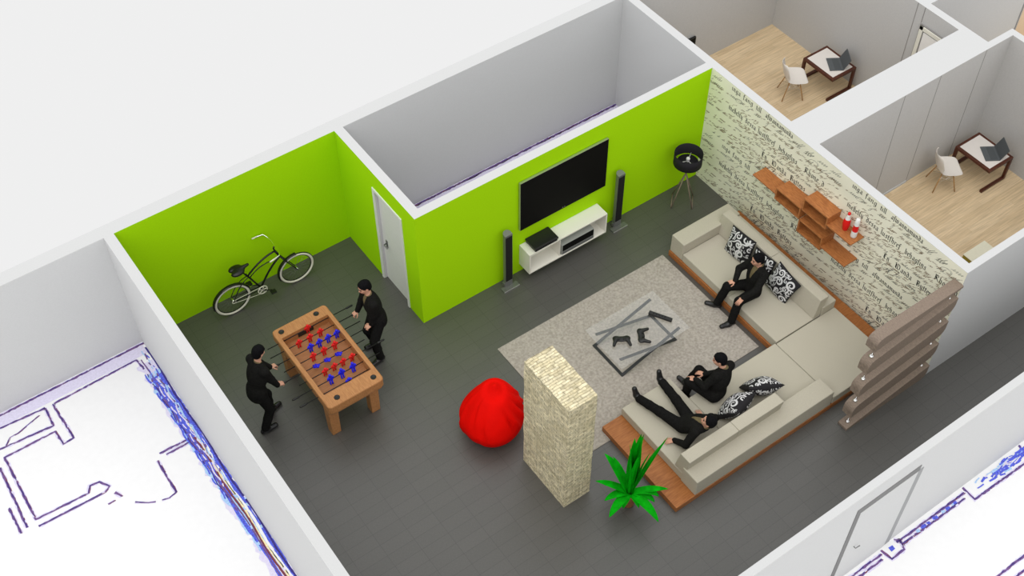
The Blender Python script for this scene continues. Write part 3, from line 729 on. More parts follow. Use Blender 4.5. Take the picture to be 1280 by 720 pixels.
class SDF:
    def __init__(self): self.p = []; self.cut = []
    def cone(self, a, b, ra, rb, k=.02): self.p.append(('c', np.array(a, float), np.array(b, float), ra, rb, k)); return self
    def ell(self, c, R, r, k=.02): self.p.append(('e', np.array(c, float), np.array(R, float), np.array(r, float), 0, k)); return self
    def sub(self, *a, kind='c'): self.cut.append((kind,) + tuple(a)); return self
    def mesh(self, name, h, mats, parent=None):
        lo, hi = np.full(3, 1e9), np.full(3, -1e9); bb = []
        for p in self.p:
            if p[0] == 'c': r = max(p[3], p[4]); l_, h_ = np.minimum(p[1], p[2]) - r, np.maximum(p[1], p[2]) + r
            else: r = max(p[3]); l_, h_ = p[1] - r, p[1] + r
            bb.append((l_, h_)); lo = np.minimum(lo, l_); hi = np.maximum(hi, h_)
        lo -= 3 * h; hi += 3 * h
        n = np.ceil((hi - lo) / h).astype(int) + 1
        F = np.full(n, .2, np.float32)
        ax = [lo[i] + h * np.arange(n[i]) for i in range(3)]
        def sub(l_, h_, mg):
            sl = []
            for i in range(3):
                a = max(0, int((l_[i] - mg - lo[i]) / h)); b = min(n[i], int((h_[i] + mg - lo[i]) / h) + 2); sl.append(slice(a, max(a+1, b)))
            return tuple(sl)
        def ev(p, X, Y, Z):
            if p[0] == 'c':
                a, b, ra, rb = p[1:5]; d = b - a; L2 = max(float(d @ d), 1e-12)
                px, py, pz = X - a[0], Y - a[1], Z - a[2]
                t = np.clip((px * d[0] + py * d[1] + pz * d[2]) / L2, 0, 1)
                return np.sqrt((px - t*d[0])**2 + (py - t*d[1])**2 + (pz - t*d[2])**2) - (ra + (rb - ra) * t)
            if p[0] == 'e':
                c_, R, r = p[1:4]; px, py, pz = X - c_[0], Y - c_[1], Z - c_[2]
                q = [(px * R[i][0] + py * R[i][1] + pz * R[i][2]) for i in range(3)]
                k0 = np.sqrt(sum((q[i]/r[i])**2 for i in range(3))); k1 = np.sqrt(sum((q[i]/r[i]**2)**2 for i in range(3))) + 1e-9
                return k0 * (k0 - 1) / k1
            if p[0] == 'h':                       # half space, positive side is removed
                return -((X - p[1][0]) * p[2][0] + (Y - p[1][1]) * p[2][1] + (Z - p[1][2]) * p[2][2])
        for p, (l_, h_) in zip(self.p, bb):
            sl = sub(l_, h_, .05 + p[5])
            X, Y, Z = np.meshgrid(ax[0][sl[0]], ax[1][sl[1]], ax[2][sl[2]], indexing='ij', sparse=True)
            d = ev(p, X, Y, Z).astype(np.float32); f = F[sl]; k = p[5]
            w = np.clip(.5 + .5 * (f - d) / k, 0, 1)
            F[sl] = f * (1 - w) + d * w - k * w * (1 - w)
        if self.cut:
            X, Y, Z = np.meshgrid(*ax, indexing='ij', sparse=True)
            for c_ in self.cut:
                if c_[0] == 'c': c_ = ('c', np.array(c_[1], float), np.array(c_[2], float), c_[3], c_[4])
                elif c_[0] == 'e': c_ = ('e', np.array(c_[1], float), np.array(c_[2], float), np.array(c_[3], float))
                F = np.maximum(F, -ev(c_, X, Y, Z)).astype(np.float32)
        vs, fc = nets(F, lo, h)
        me = bpy.data.meshes.new(name); me.from_pydata(vs.tolist(), [], fc.tolist())
        me.polygons.foreach_set('use_smooth', [True] * len(me.polygons)); me.update()
        for m in (mats if isinstance(mats, (list, tuple)) else [mats]): me.materials.append(M[m])
        return link(bpy.data.objects.new(name, me), parent)

def nv(v): v = np.array(v, float); return v / (np.linalg.norm(v) + 1e-12)
def frame(f, u):
    u = nv(u); f = np.array(f, float); f = nv(f - u * (f @ u)); return np.array([np.cross(f, u), f, u])   # right, forward, up
def ik(a, t, l1, l2, pole):
    a = np.array(a, float); t = np.array(t, float); d = t - a; L_ = np.linalg.norm(d); L2 = min(L_, (l1 + l2) * .999)
    d = d / L_; t = a + d * L2
    x = (l1*l1 - l2*l2 + L2*L2) / (2 * L2); hgt = sqrt(max(0, l1*l1 - x*x))
    pl = np.array(pole, float); pl = nv(pl - d * (pl @ d))
    return a + d * x + pl * hgt, t

def game_pad(c, rot, label):
    s = SDF(); R = np.array([[cos(rot), sin(rot), 0], [-sin(rot), cos(rot), 0], [0, 0, 1]])
    P_ = lambda x, y, z: np.array(c) + x * R[0] + y * R[1] + z * R[2]
    root = thing('game_controller', label, 'game controller', c, 'game controllers on the glass table')
    K = 1.25
    s.ell(P_(0, .012*K, .034), R, (.085*K, .045*K, .025), .02)
    for k in (-1, 1):
        s.ell(P_(k * .07*K, .02*K, .034), R, (.05*K, .045*K, .028), .02); s.cone(P_(k * .078*K, .0, .036), P_(k * .108*K, -.085*K, .030), .036, .025, .02)
    s.mesh('body', .005, 'black', root)
    for k in (-1, 1):
        g = G(); g.lathe([(0, -.012), (.010, -.012), (.009, .006), (.017, .010), (.017, .018), (0, .02)], tuple(P_(k * .042, -.010, .060)), 12); g.done('thumbstick', 'black', root)
    g = G()
    g.box(-.012, .012, -.004, .004, 0, .006, 0, 0, Matrix.Translation(P_(-.092, .036, .060)) @ Matrix.Rotation(rot, 4, 'Z')); g.box(-.004, .004, -.012, .012, 0, .006, 0, 0, Matrix.Translation(P_(-.092, .036, .060)) @ Matrix.Rotation(rot, 4, 'Z'))
    g.done('direction_pad', 'black', root)
    for a in range(4):
        g = G(); g.lathe([(.006, -.01), (.006, .004), (0, .006)], tuple(P_(.092 + .018 * cos(a*pi/2), .036 + .018 * sin(a*pi/2), .060)), 8); g.done('button', 'black', root)
    return root
game_pad((2.27, -2.50, .430), radians(-33), 'black game controller on the glass table, farther from the remote')
game_pad((2.60, -2.63, .430), radians(58), 'black game controller on the glass table, nearer the remote')
g = G()
mt = Matrix.Translation((3.105, -2.49, .430)) @ Matrix.Rotation(math.atan2(-.322, .185), 4, 'Z')
rt = thing('remote_control', 'long black remote bar lying near the corner of the glass table', 'remote', (3.105, -2.49, .43))
g.box(-.205, .205, -.034, .034, 0, .05, 0, .008, mt); g.done('body', 'black', rt)
for k in range(5):
    g = G(); g.box(-.13 + k*.05, -.11 + k*.05, -.012, .012, .0495, .054, 0, .001, mt); g.done('button', 'black_gloss', rt)

# ------------------------------------------------------------------ people
def finger_chain(s, base, d, n, L_, r, curl, spread=0):
    """d direction, n bend direction"""
    p = np.array(base, float); a = 0
    for i, f in enumerate((.45, .30, .25)):
        a += curl * (.9 if i == 0 else 1.0)
        q = p + (d * cos(a) + n * sin(a)) * L_ * f
        s.cone(p, q, r * (1 - .12 * i), r * (1 - .12 * (i + 1)), .004); p = q
def hand(s, w, d, n, thumb, curl, sc=1.0):
    """w wrist, d hand direction, n palm normal (fingers curl this way), thumb: side vector"""
    d = nv(d); n = np.array(n, float); n = nv(n - d * (n @ d)); t = np.cross(d, n)
    if t @ np.array(thumb, float) < 0: t = -t
    w = np.array(w, float)
    for i, (off, L_) in enumerate(((.030, .072), (.010, .082), (-.011, .076), (-.031, .060))):
        kb = w + (d * .088 + t * off) * sc
        s.cone(w + d * .012 + t * off * .55, kb, .0165 * sc, .0125 * sc, .012)
        finger_chain(s, kb, nv(d + t * off * 2.2), n, L_ * sc, .0092 * sc, curl * (1 + .08 * i))
    tb = w + (d * .025 + t * .028) * sc
    q = tb + nv(d * .6 + t * .8 + n * .35) * .042 * sc
    s.cone(w + d * .015, tb, .018 * sc, .015 * sc, .012); s.cone(tb, q, .0135 * sc, .0115 * sc, .006)
    q2 = q + nv(d * .9 + t * .25 + n * (.3 + .5 * curl)) * .032 * sc; s.cone(q, q2, .0115 * sc, .0100 * sc, .004)
    s.cone(q2, q2 + nv(d * .9 + n * (.2 + .6 * curl)) * .024 * sc, .0100 * sc, .0080 * sc, .004)

def person(label, pelvis, chest, head, face, facing, hips_f, hands, feet, elbows, knees, head_up=None, lying=False):
    """chest: middle of the shoulder line; hands: two dicts l/r (wrist target, dir, palm normal, thumb, curl); feet: (ankle, toe dir, sole normal)"""
    pelvis = np.array(pelvis, float); chest = np.array(chest, float); head = np.array(head, float)
    spine = nv(chest - pelvis)
    FT = frame(facing, spine); FP = frame(hips_f, spine if lying else np.array([0, 0, 1.0]))
    up = nv(head_up) if head_up is not None else nv(nv(head - chest) + np.array([0, 0, .6]))
    FH = frame(face, up)
    neck = chest + spine * .045 - FT[1] * .005
    sh = {k: chest + FT[0] * .182 * s for k, s in (('l', -1), ('r', 1))}
    hip = {k: pelvis + FP[0] * .092 * s for k, s in (('l', -1), ('r', 1))}
    el, wr, kn, an = {}, {}, {}, {}
    for k in 'lr':
        el[k], wr[k] = ik(sh[k], hands[k][0], .285, .255, elbows[k]); kn[k], an[k] = ik(hip[k], feet[k][0], .435, .425, knees[k])
    mid = pelvis + (chest - pelvis) * .5
    # body: one continuous skin
    b = SDF()
    b.ell(chest - spine * .13, FT, (.150, .095, .19), .04); b.ell(mid, FT, (.135, .092, .16), .05); b.ell(pelvis + spine * .02, FP, (.145, .095, .12), .05)
    for k in 'lr':
        b.cone(neck - spine * .02, sh[k], .045, .048, .04); b.cone(sh[k], el[k], .046, .036, .03); b.cone(el[k], wr[k], .036, .025, .02)
        b.cone(hip[k], kn[k], .075, .050, .04); b.cone(kn[k], an[k], .048, .034, .03); f = feet[k]
        b.cone(an[k] - nv(f[2]) * .04, an[k] - nv(f[2]) * .048 + nv(f[1]) * .13, .024, .018, .02)
        hand(b, wr[k], *hands[k][1:])
    hc = head
    b.cone(neck - spine * .02, hc - FH[2] * .06 - FH[1] * .012, .054, .052, .03)
    HP = lambda r, f, u: hc + FH[0] * r + FH[1] * f + FH[2] * u
    b.ell(HP(0, -.008, .030), FH, (.076, .096, .094), .02); b.ell(HP(0, .018, -.035), FH, (.062, .074, .086), .03)
    b.cone(HP(0, .050, -.098), HP(0, .066, -.094), .026, .020, .02)
    b.cone(HP(0, .088, .012), HP(0, .108, -.028), .008, .013, .012); b.ell(HP(0, .082, .034), FH, (.052, .014, .010), .012)
    for s_ in (-1, 1):
        b.ell(HP(s_ * .078, -.006, -.008), FH, (.010, .022, .034), .008); b.cone(HP(s_ * .010, .100, -.030), HP(s_ * .014, .095, -.030), .008, .007, .006)
        b.ell(HP(s_ * .040, .066, -.022), FH, (.020, .018, .020), .02)
        b.sub(HP(s_ * .033, .104, .012), FH, (.015, .015, .009), kind='e')
    b.ell(HP(0, .090, -.066), FH, (.024, .010, .007), .006)
    body = b.mesh('person', .0062, 'skin')
    tag(body, label, 'person')
    for s_ in (-1, 1):
        g = G(); g.ball(tuple(HP(s_ * .033, .082, .012)), .0125, 0, 10); g.done('eye', 'eye', body)
        g = G(); g.tube([tuple(HP(s_ * .014, .096, .034)), tuple(HP(s_ * .034, .094, .041)), tuple(HP(s_ * .054, .080, .034))], [.004, .005, .003], 6); g.done('eyebrow', 'hair', body)
    g = G(); g.ball(tuple(HP(0, .0945, -.067)), .02, 0, 10, (1, .45, .35), Matrix(FH.T.tolist()).to_4x4()); g.done('mouth', 'lips', body)
    # hair
    h = SDF(); h.ell(HP(0, -.012, .040), FH, (.087, .107, .097), .01); h.ell(HP(0, -.040, -.012), FH, (.079, .078, .095), .02)
    for q in range(9): a = -1 + q * .25; h.cone(HP(a * .050, .040, .106 - .022 * a * a), HP(a * .060, .086 - .024 * a * a, .064), .016, .010, .012)
    h.sub(HP(0, .058, .045), nv(FH[1] * .82 - FH[2] * .57), kind='h'); h.sub(HP(0, .012, -.020), nv(FH[1] * .75 - FH[2] * .65), kind='h'); h.sub(HP(0, 0, -.085), -FH[2], kind='h')
    h.mesh('hair', .0062, 'hair', body)
    # shirt seen in the neck opening
    s = SDF(); s.ell(chest - spine * .13, FT, (.175, .122, .20), .04); s.ell(mid, FT, (.160, .118, .17), .05); s.cone(chest - spine * .02, neck + spine * .035, .068, .060, .03)
    s.sub(neck + spine * .040 + FT[1] * .02, nv(spine + FT[1] * .35), kind='h')
    s.mesh('shirt', .009, 'shirt', body)
    # jacket
    j = SDF(); j.ell(chest - spine * .13, FT, (.196, .138, .215), .05); j.ell(mid, FT, (.182, .136, .19), .06); j.ell(pelvis + spine * .04, FP, (.186, .146, .15), .06)
    if not lying and abs(hip['l'][2] - kn['l'][2]) > .25: j.ell(pelvis - np.array([0, 0, .07]), FP, (.192, .152, .15), .05); j.sub(pelvis - np.array([0, 0, .155]), (0, 0, -1), kind='h')
    for k in 'lr':
        j.cone(neck - spine * .035, sh[k], .068, .073, .04); j.cone(sh[k], el[k], .074, .062, .03); j.cone(el[k], wr[k] - nv(wr[k] - el[k]) * .005, .061, .045, .02)
    j.cone(neck - FT[1] * .030, neck - spine * .05 - FT[1] * .03, .060, .075, .03)
    j.sub(neck + FT[1] * .090 + spine * .05, chest - spine * .26 + FT[1] * .168, .068, .012)
    j.sub(neck + spine * .055, neck + spine * .16, .062, .085)
    j.mesh('jacket', .0085, 'suit', body)
    # trousers
    t = SDF(); t.ell(pelvis + np.array([0, 0, .0]), FP, (.172, .130, .14), .05)
    for k in 'lr':
        t.cone(hip[k], kn[k], .104, .078, .04); t.cone(kn[k], an[k] + (kn[k] - an[k]) * .5, .077, .072, .03); t.cone(an[k] + (kn[k] - an[k]) * .5, an[k] + nv(kn[k] - an[k]) * .02, .072, .068, .02)
        t.sub(an[k] - nv(kn[k] - an[k]) * .03, -nv(kn[k] - an[k]), kind='h') if False else None
    t.mesh('trousers', .0085, 'trouser', body)
    for k in 'lr':
        f = feet[k]; d_ = nv(f[1]); n_ = nv(f[2]); d_ = nv(d_ - n_ * (d_ @ n_)); a = an[k]; side = np.cross(d_, n_)
        sx = SDF(); hl = a - n_ * .048 - d_ * .045
        sx.cone(hl, hl + d_ * .10, .044, .042, .02); sx.cone(hl + d_ * .10 + side * .010, hl + d_ * .225 + side * .007, .043, .034, .02); sx.cone(hl + d_ * .10 - side * .012, hl + d_ * .22 - side * .008, .041, .034, .02)
        sx.cone(a, hl + d_ * .08, .056, .048, .03)
        sx.sub(hl - n_ * .030, -n_, kind='h')
        sx.mesh('shoe', .007, 'shoe', body)
    return body

E_ = {}
# man standing at the left end of the table, facing +x
person('man in black suit standing left of the foosball table, back towards the left wall',
       (-3.17, -.22, .90), (-3.03, -.17, 1.395), (-2.955, -.13, 1.63), (.93, .30, -.30), (.97, .12, 0), (.98, .08, 0),
       {'l': ((-2.745, .045, .845), (.9, .05, -.18), (0, -.1, -1), (0, -.6, .3), .75), 'r': ((-2.835, -.31, .845), (.9, .05, -.18), (0, .1, -1), (0, .6, .3), .75)},
       {'l': ((-2.985, -.08, .085), (.97, .2, 0), (0, 0, 1)), 'r': ((-3.235, -.375, .085), (1, -.02, 0), (0, 0, 1))},
       {'l': (-.4, .5, -1), 'r': (-.5, -.5, -1)}, {'l': (1, .1, 0), 'r': (1, -.1, 0)}, head_up=(.22, .02, 1))
# man standing right of the table, facing -x
person('man in black suit standing right of the foosball table, near the white door',
       (-.875, -.05, .90), (-.945, -.01, 1.395), (-.985, .035, 1.625), (-.88, .05, -.42), (-.97, .20, 0), (-.99, .05, 0),
       {'r': ((-1.075, .245, .865), (-.85, -.02, -.4), (.2, 0, -1), (0, -.6, .3), .75), 'l': ((-1.035, -.125, .845), (-.9, .02, -.15), (0, .1, -1), (0, .6, .3), .75)},
       {'r': ((-.90, .085, .085), (-.96, .1, 0), (0, 0, 1)), 'l': ((-1.005, -.235, .085), (-.98, -.2, 0), (0, 0, 1))},
       {'r': (.4, .6, -1), 'l': (.5, -.6, -1)}, {'r': (-1, .1, 0), 'l': (-1, -.1, 0)}, head_up=(-.28, .08, 1))
# man seated on the section along the writing wall
person('man in black suit seated on the sofa section along the writing wall',
       (4.80, -2.90, .405), (4.87, -2.885, .865), (4.835, -2.855, 1.075), (-.93, .42, -.12), (-.97, .22, 0), (-.97, .22, 0),
       {'r': ((4.535, -2.72, .600), (-.85, .45, -.20), (0, 0, -1), (-.3, -.6, 0), .22), 'l': ((4.395, -3.075, .590), (-.95, -.05, -.22), (0, 0, -1), (-.2, .6, 0), .22)},
       {'r': ((4.285, -2.635, .098), (-.62, .8, 0), (0, 0, 1)), 'l': ((4.215, -3.075, .098), (-.97, .22, 0), (0, 0, 1))},
       {'r': (.1, .9, -.5), 'l': (.2, -.9, -.5)}, {'r': (-.6, .2, 1), 'l': (-.6, 0, 1)}, head_up=(-.10, .03, 1))
# man seated on the near section, seen from behind
person('man in black suit sitting upright beside the reclining man, hands on his knees',
       (2.86, -4.17, .415), (2.955, -4.14, .895), (2.925, -4.055, 1.110), (-.65, .74, -.15), (-.18, .97, 0), (-.30, .95, 0),
       {'l': ((2.655, -3.875, .600), (-.55, .75, -.12), (0, 0, -1), (.6, .3, 0), .25), 'r': ((2.845, -3.88, .590), (-.45, .85, -.15), (0, 0, -1), (-.6, .2, 0), .25)},
       {'l': ((2.62, -3.75, .098), (-.35, .9, 0), (0, 0, 1)), 'r': ((2.79, -3.60, .098), (-.15, .97, 0), (0, 0, 1))},
       {'l': (-.8, -.3, -.8), 'r': (.8, -.2, -.7)}, {'l': (-.4, .6, 1), 'r': (.05, .6, 1)}, head_up=(-.05, .20, 1))
# reclining man
person('man in black suit reclining with outstretched legs on the near end of the sofa',
       (2.085, -4.345, .425), (2.125, -4.645, .715), (2.140, -4.730, .895), (-.52, .80, .05), (-.10, .80, .35), (-.12, .99, .12),
       {'l': ((1.77, -4.44, .345), (-.88, .42, -.04), (0, 0, -1), (.4, .9, 0), .12), 'r': ((2.40, -4.36, .355), (.2, .95, -.05), (0, 0, -1), (-.9, .2, 0), .15)},
       {'l': ((1.80, -3.500, .375), (-.1, .35, .95), (-.1, -.95, .35)), 'r': ((2.315, -3.485, .375), (.05, .35, .95), (.0, -.95, .35))},
       {'l': (-.5, -.5, -.6), 'r': (.8, -.4, -.3)}, {'l': (-.2, 0, 1), 'r': (.2, 0, 1)}, head_up=(.15, -.35, 1), lying=True)

# ------------------------------------------------------------------ foosball table
ft = thing('foosball_table', 'wooden foosball table with red and blue players on dark rods', 'game table', (-1.93, -.25, 0))
X0, X1, Y0_, Y1 = -2.435, -1.44, -1.185, .665
ix0, ix1, iy0, iy1 = -2.36, -1.515, -.91, .44
def rrect(x0, x1, y0, y1, r, n=5):
    out = []
    for cx, cy, a0 in ((x1-r, y1-r, 0), (x0+r, y1-r, 90), (x0+r, y0+r, 180), (x1-r, y0+r, 270)):
        for k in range(n+1): a = radians(a0 + 90*k/n); out.append((cx + r*cos(a), cy + r*sin(a)))
    return out
g = G()
outer = rrect(X0, X1, Y0_, Y1, .07); inner = rrect(ix0, ix1, iy0, iy1, .012)
zt, zf, zbm = .90, .705, .68
rings = []
for poly, z in ((rrect(X0+.02, X1-.02, Y0_+.02, Y1-.02, .06), zbm), (rrect(X0+.01, X1-.01, Y0_+.01, Y1-.01, .065), zbm+.05), (outer, zbm+.06), (outer, zt-.015), (rrect(X0+.008, X1-.008, Y0_+.008, Y1-.008, .062), zt-.003), (rrect(X0+.016, X1-.016, Y0_+.016, Y1-.016, .06), zt), (inner, zt), (inner, zf)):
    rings.append([g.bm.verts.new((x, y, z)) for x, y in poly])
for a, b in zip(rings, rings[1:]):
    n = len(a)
    for k in range(n): g.bm.faces.new((a[k], a[(k+1) % n], b[(k+1) % n], b[k]))
g.bm.faces.new(rings[0][::-1])
g.done('cabinet', 'foos_wood', ft)
g = G(); g.face([(x, y, zf + .001) for x, y in inner])
f_ = g.done('playfield', 'foos_field', ft, fixn=False)
for yy in (iy1 - .004, iy0 + .004):
    g = G(); g.box(-2.08, -1.80, yy - .003, yy + .003, zf + .02, zf + .10); g.done('goal', 'black', ft)
for (x, y) in ((-2.30, .56), (-1.66, .56), (-2.22, -1.06), (-1.565, -1.06)):
    g = G(); g.lathe([(.045, 0), (.047, .006), (.036, .010), (.030, .004), (0, .003)], (x, y, zt), 20); g.done('cup_holder', 'black', ft)
for (x, y) in ((-2.33, -.99), (-1.60, -.99), (-2.33, .40), (-1.60, .40)):
    g = G(); g.box(x-.085, x+.085, y-.085, y+.085, 0, zbm + .01, 0, .01)
    bmesh.ops.transform(g.bm, matrix=Matrix.Identity(4), verts=g.bm.verts)
    for v in g.bm.verts:
        if v.co.z < .3: v.co.x = x + (v.co.x - x) * .9; v.co.y = y + (v.co.y - y) * .9
    g.done('leg', 'foos_wood', ft)
def figure(x, y, z, mi, parent, tilt):
    g = G(); mt = Matrix.Translation((x, y, z)) @ Matrix.Rotation(tilt, 4, 'X') @ Matrix.Scale(1.36, 4)
    g.ball((0, 0, 0), .019, 0, 10, (1, 1, 1.15), mt @ Matrix.Translation((0, 0, .062)))
    g.box(-.027, .027, -.015, .015, -.012, .045, 0, .008, mt)
    for s_ in (-1, 1):
        g.tube([tuple(mt @ Vector((s_ * .030, 0, .036))), tuple(mt @ Vector((s_ * .040, 0, -.005)))], [.014, .011], 6)
        g.tube([tuple(mt @ Vector((s_ * .013, 0, -.008))), tuple(mt @ Vector((s_ * .013, 0, -.062))), tuple(mt @ Vector((s_ * .014, -.010, -.076)))], [.017, .014, .015], 6)
    g.done('player', mi, parent)
rodz = .825
for i, (xl, xr, hside, mi, xs, tilt) in enumerate((
        (-2.63, -1.06, 'r', 'red_fig', (-1.90,), .15), (-2.68, -1.06, 'r', 'red_fig', (-2.16, -1.96, -1.77), .15), (-2.74, -1.13, 'l', 'blue_fig', (-2.05, -1.89, -1.73, -1.57), .1),
        (-2.635, -1.02, 'r', 'red_fig', (-2.107, -1.91, -1.714), .1), (-2.81, -1.27, 'l', 'blue_fig', (-2.16, -1.957, -1.755), .9), (-2.57, -1.01, 'r', 'red_fig', (-2.10, -1.934, -1.774, -1.61), .2),
        (-2.79, -1.21, 'l', 'blue_fig', (-2.105, -1.904, -1.70), -.1), (-2.76, -1.25, 'l', 'blue_fig', (-1.89,), .35))):
    y = .433 - .1815 * i
    g = G(); g.tube([(xl, y, rodz), (xr, y, rodz)], .008, 8); rd = g.done('rod', 'rod', ft)
    g = G()
    a, b_ = (xr - .13, xr) if hside == 'r' else (xl, xl + .13)
    g.tube([(a, y, rodz), (a + .02, y, rodz), (b_ - .02, y, rodz), (b_, y, rodz)], [.013, .018, .018, .013], 10); g.done('handle', 'black', rd)
    for x in xs: figure(x, y, rodz, mi, rd, tilt)

# ------------------------------------------------------------------ bicycle
by = 2.08
bk = thing('bicycle', 'black cruiser bicycle with cream tyres parked along the green wall', 'bicycle', (-1.88, by, 0))
def circ(c, r, n=40): return [(c[0] + r*cos(2*pi*k/n), by, c[1] + r*sin(2*pi*k/n)) for k in range(n)]
rc, fc_, R_ = (-2.492, .338), (-1.257, .338), .338
for cc in (rc, fc_):
    g = G(); g.tube(circ(cc, R_ - .026), .024, 10, 0, True); wh = g.done('wheel', 'tyre_white', bk)
    g = G(); g.tube(circ(cc, R_ - .006), .0135, 8, 0, True); g.done('tyre_tread', 'bike_black', wh)
    g = G(); g.tube(circ(cc, R_ - .054), .009, 8, 0, True); g.done('rim', 'bike_black', wh)
    g = G(); g.tube([(cc[0], by - .05, cc[1]), (cc[0], by + .05, cc[1])], .018, 10); g.done('hub', 'chrome', wh)
    g = G()
    for k in range(28):
        a = 2*pi*k/28; s_ = .03 if k % 2 else -.03
        g.tube([(cc[0] + .016*cos(a+.8), by + s_, cc[1] + .016*sin(a+.8)), (cc[0] + (R_-.05)*cos(a), by, cc[1] + (R_-.05)*sin(a))], .0014, 4)
    g.done('spokes', 'speaker_grey', wh)
def b2(*p): return [(x, by + (dy if dy is not None else 0), z) for x, z, dy in [(q + (0,))[:3] for q in p]]
bbx = (-1.955, .285)
g = G()
def arc3(p, q, r, n=10): return [tuple((1-t)**2*Vector(p) + 2*t*(1-t)*Vector(q) + t*t*Vector(r)) for t in [k/n for k in range(n+1)]]
head_t, head_b = (-1.575, by, .985), (-1.505, by, .81); seatc = (-2.135, by, .715)
g.tube(arc3(head_t, (-1.86, by, .97), seatc), .017, 8); g.tube(arc3((-1.66, by, .80), (-1.92, by, .83), (-2.10, by, .655)), .010, 8)
g.tube(arc3(head_b, (-1.74, by, .66), (bbx[0], by, bbx[1])), .019, 8); g.tube([(bbx[0], by, bbx[1]), seatc, (-2.16, by, .78)], .016, 8)
g.tube([head_t, head_b], .022, 8)
for s_ in (-1, 1):
    g.tube([(bbx[0], by + s_*.03, bbx[1]), (rc[0], by + s_*.06, rc[1])], .009, 6); g.tube(arc3((-2.13, by + s_*.02, .70), (-2.33, by + s_*.05, .68), (rc[0], by + s_*.06, rc[1])), .008, 6)
g.tube([(bbx[0], by - .05, bbx[1]), (bbx[0], by + .05, bbx[1])], .024, 10)
g.done('frame', 'bike_black', bk)
g = G()
for s_ in (-1, 1): g.tube([(-1.50, by + s_*.035, .80), (-1.44, by + s_*.055, .68), (fc_[0], by + s_*.055, fc_[1])], [.014, .013, .009], 8)
g.tube([(-1.50, by - .04, .80), (-1.50, by + .04, .80)], .016, 8); g.done('fork', 'bike_black', bk)
for cc, a0, a1 in ((rc, 20, 185), (fc_, 85, 200)):
    g = G(); n = 16
    for k in range(n):
        pts = []
        for a in (a0 + (a1-a0)*k/n, a0 + (a1-a0)*(k+1)/n):
            a = radians(a)
            for w_, r_ in ((-.036, R_+.014), (-.018, R_+.026), (.018, R_+.026), (.036, R_+.014)): pts.append((cc[0] + r_*cos(a), by + w_, cc[1] + r_*sin(a)))
        for q in range(3): g.face([pts[q], pts[q+1], pts[q+5], pts[q+4]])
    bmesh.ops.remove_doubles(g.bm, verts=g.bm.verts, dist=1e-4)
    bmesh.ops.solidify(g.bm, geom=g.bm.faces[:], thickness=.004)
    g.done('mudguard', 'bike_black', bk)
s = SDF(); fr = np.eye(3)
s.ell((-2.30, by - .055, .965), fr, (.12, .07, .045), .03); s.ell((-2.30, by + .055, .965), fr, (.12, .07, .045), .03); s.cone((-2.27, by, .965), (-2.09, by, .985), .050, .024, .04)
s.mesh('saddle', .008, 'bike_black', bk)
g = G(); g.tube([(-2.155, by, .74), (-2.235, by, .93)], .012, 8); g.tube([(-2.30, by - .04, .93), (-2.30, by - .04, .89)], .016, 8); g.tube([(-2.30, by + .04, .93), (-2.30, by + .04, .89)], .016, 8); g.done('seat_post', 'bike_black', bk)
g = G(); g.tube([(-1.572, by, .98), (-1.59, by, 1.06), (-1.56, by, 1.105)], .014, 8); g.done('stem', 'bike_black', bk)
g = G()
hb = []
for s_ in (1, -1):
    side = arc3((-1.56, by, 1.105), (-1.545, by + s_*.20, 1.14), (-1.62, by + s_*.29, 1.165), 8) + [(-1.80, by + s_*.315, 1.155)]
    hb = hb + (side[::-1] if s_ == 1 else side[1:])
g.tube(hb, .012, 8); g.done('handlebar', 'chrome', bk)
for s_ in (1, -1):
    g = G(); g.tube([(-1.68, by + s_*.302, 1.162), (-1.81, by + s_*.317, 1.154)], .014, 8); g.done('grip', 'tyre_white', bk)
g = G(); g.tube([(bbx[0] + .085*cos(2*pi*k/28), by - .06, bbx[1] + .085*sin(2*pi*k/28)) for k in range(28)], .010, 6, 0, True)
for k in range(5): g.tube([(bbx[0], by - .06, bbx[1]), (bbx[0] + .08*cos(2*pi*k/5), by - .06, bbx[1] + .08*sin(2*pi*k/5))], .008, 6)
g.done('chain_ring', 'tyre_white', bk)
g = G()
for z1, z2 in ((.085, .032), (-.085, -.032)): g.tube([(bbx[0], by - .06, bbx[1] + z1), (rc[0], by - .06, rc[1] + z2)], .005, 6)
g.tube([(rc[0] + .033*cos(2*pi*k/16), by - .06, rc[1] + .033*sin(2*pi*k/16)) for k in range(16)], .006, 6, 0, True); g.done('chain', 'tyre_white', bk)
for s_, dx, dz2 in ((-1, .15, -.075), (1, -.15, .075)):
    g = G(); p = (bbx[0] + dx, by + s_*.085, bbx[1] + dz2)
    g.tube([(bbx[0], by + s_*.075, bbx[1]), p], .009, 6); g.box(p[0]-.05, p[0]+.05, p[1] + s_*.055 - .045, p[1] + s_*.055 + .045, p[2]-.012, p[2]+.012, 0, .005); g.done('pedal', 'bike_black', bk)

# ------------------------------------------------------------------ television, cabinet, players, loudspeakers
tv = thing('television', 'wide black flat television mounted on the lime green wall', 'television', (2.90, 0, 1.10))
g = G(); g.box(1.985, 3.815, -.055, -.012, 1.105, 2.228, 0, .003); g.done('housing', 'black', tv)
g = G(); g.box(1.985, 3.815, -.055, -.012, 2.2285, 2.236, 0, .002); g.box(1.980, 1.9845, -.055, -.012, 1.105, 2.236, 0, .001); g.done('trim', 'bezel', tv)
g = G(); g.box(1.992, 3.808, -.0565, -.050, 1.112, 2.225); g.done('screen', 'screen', tv)
g = G(); g.box(2.3, 3.5, -.013, -.001, 1.4, 1.9); g.done('wall_bracket', 'black', tv)
g = G()
for x in (2.875, 2.915): g.box(x, x + .018, -.0572, -.0564, 1.131, 1.142)
g.done('logo', 'bezel', tv)
cb = thing('media_cabinet', 'white open wall cabinet hung below the television', 'cabinet', (2.85, 0, .2))
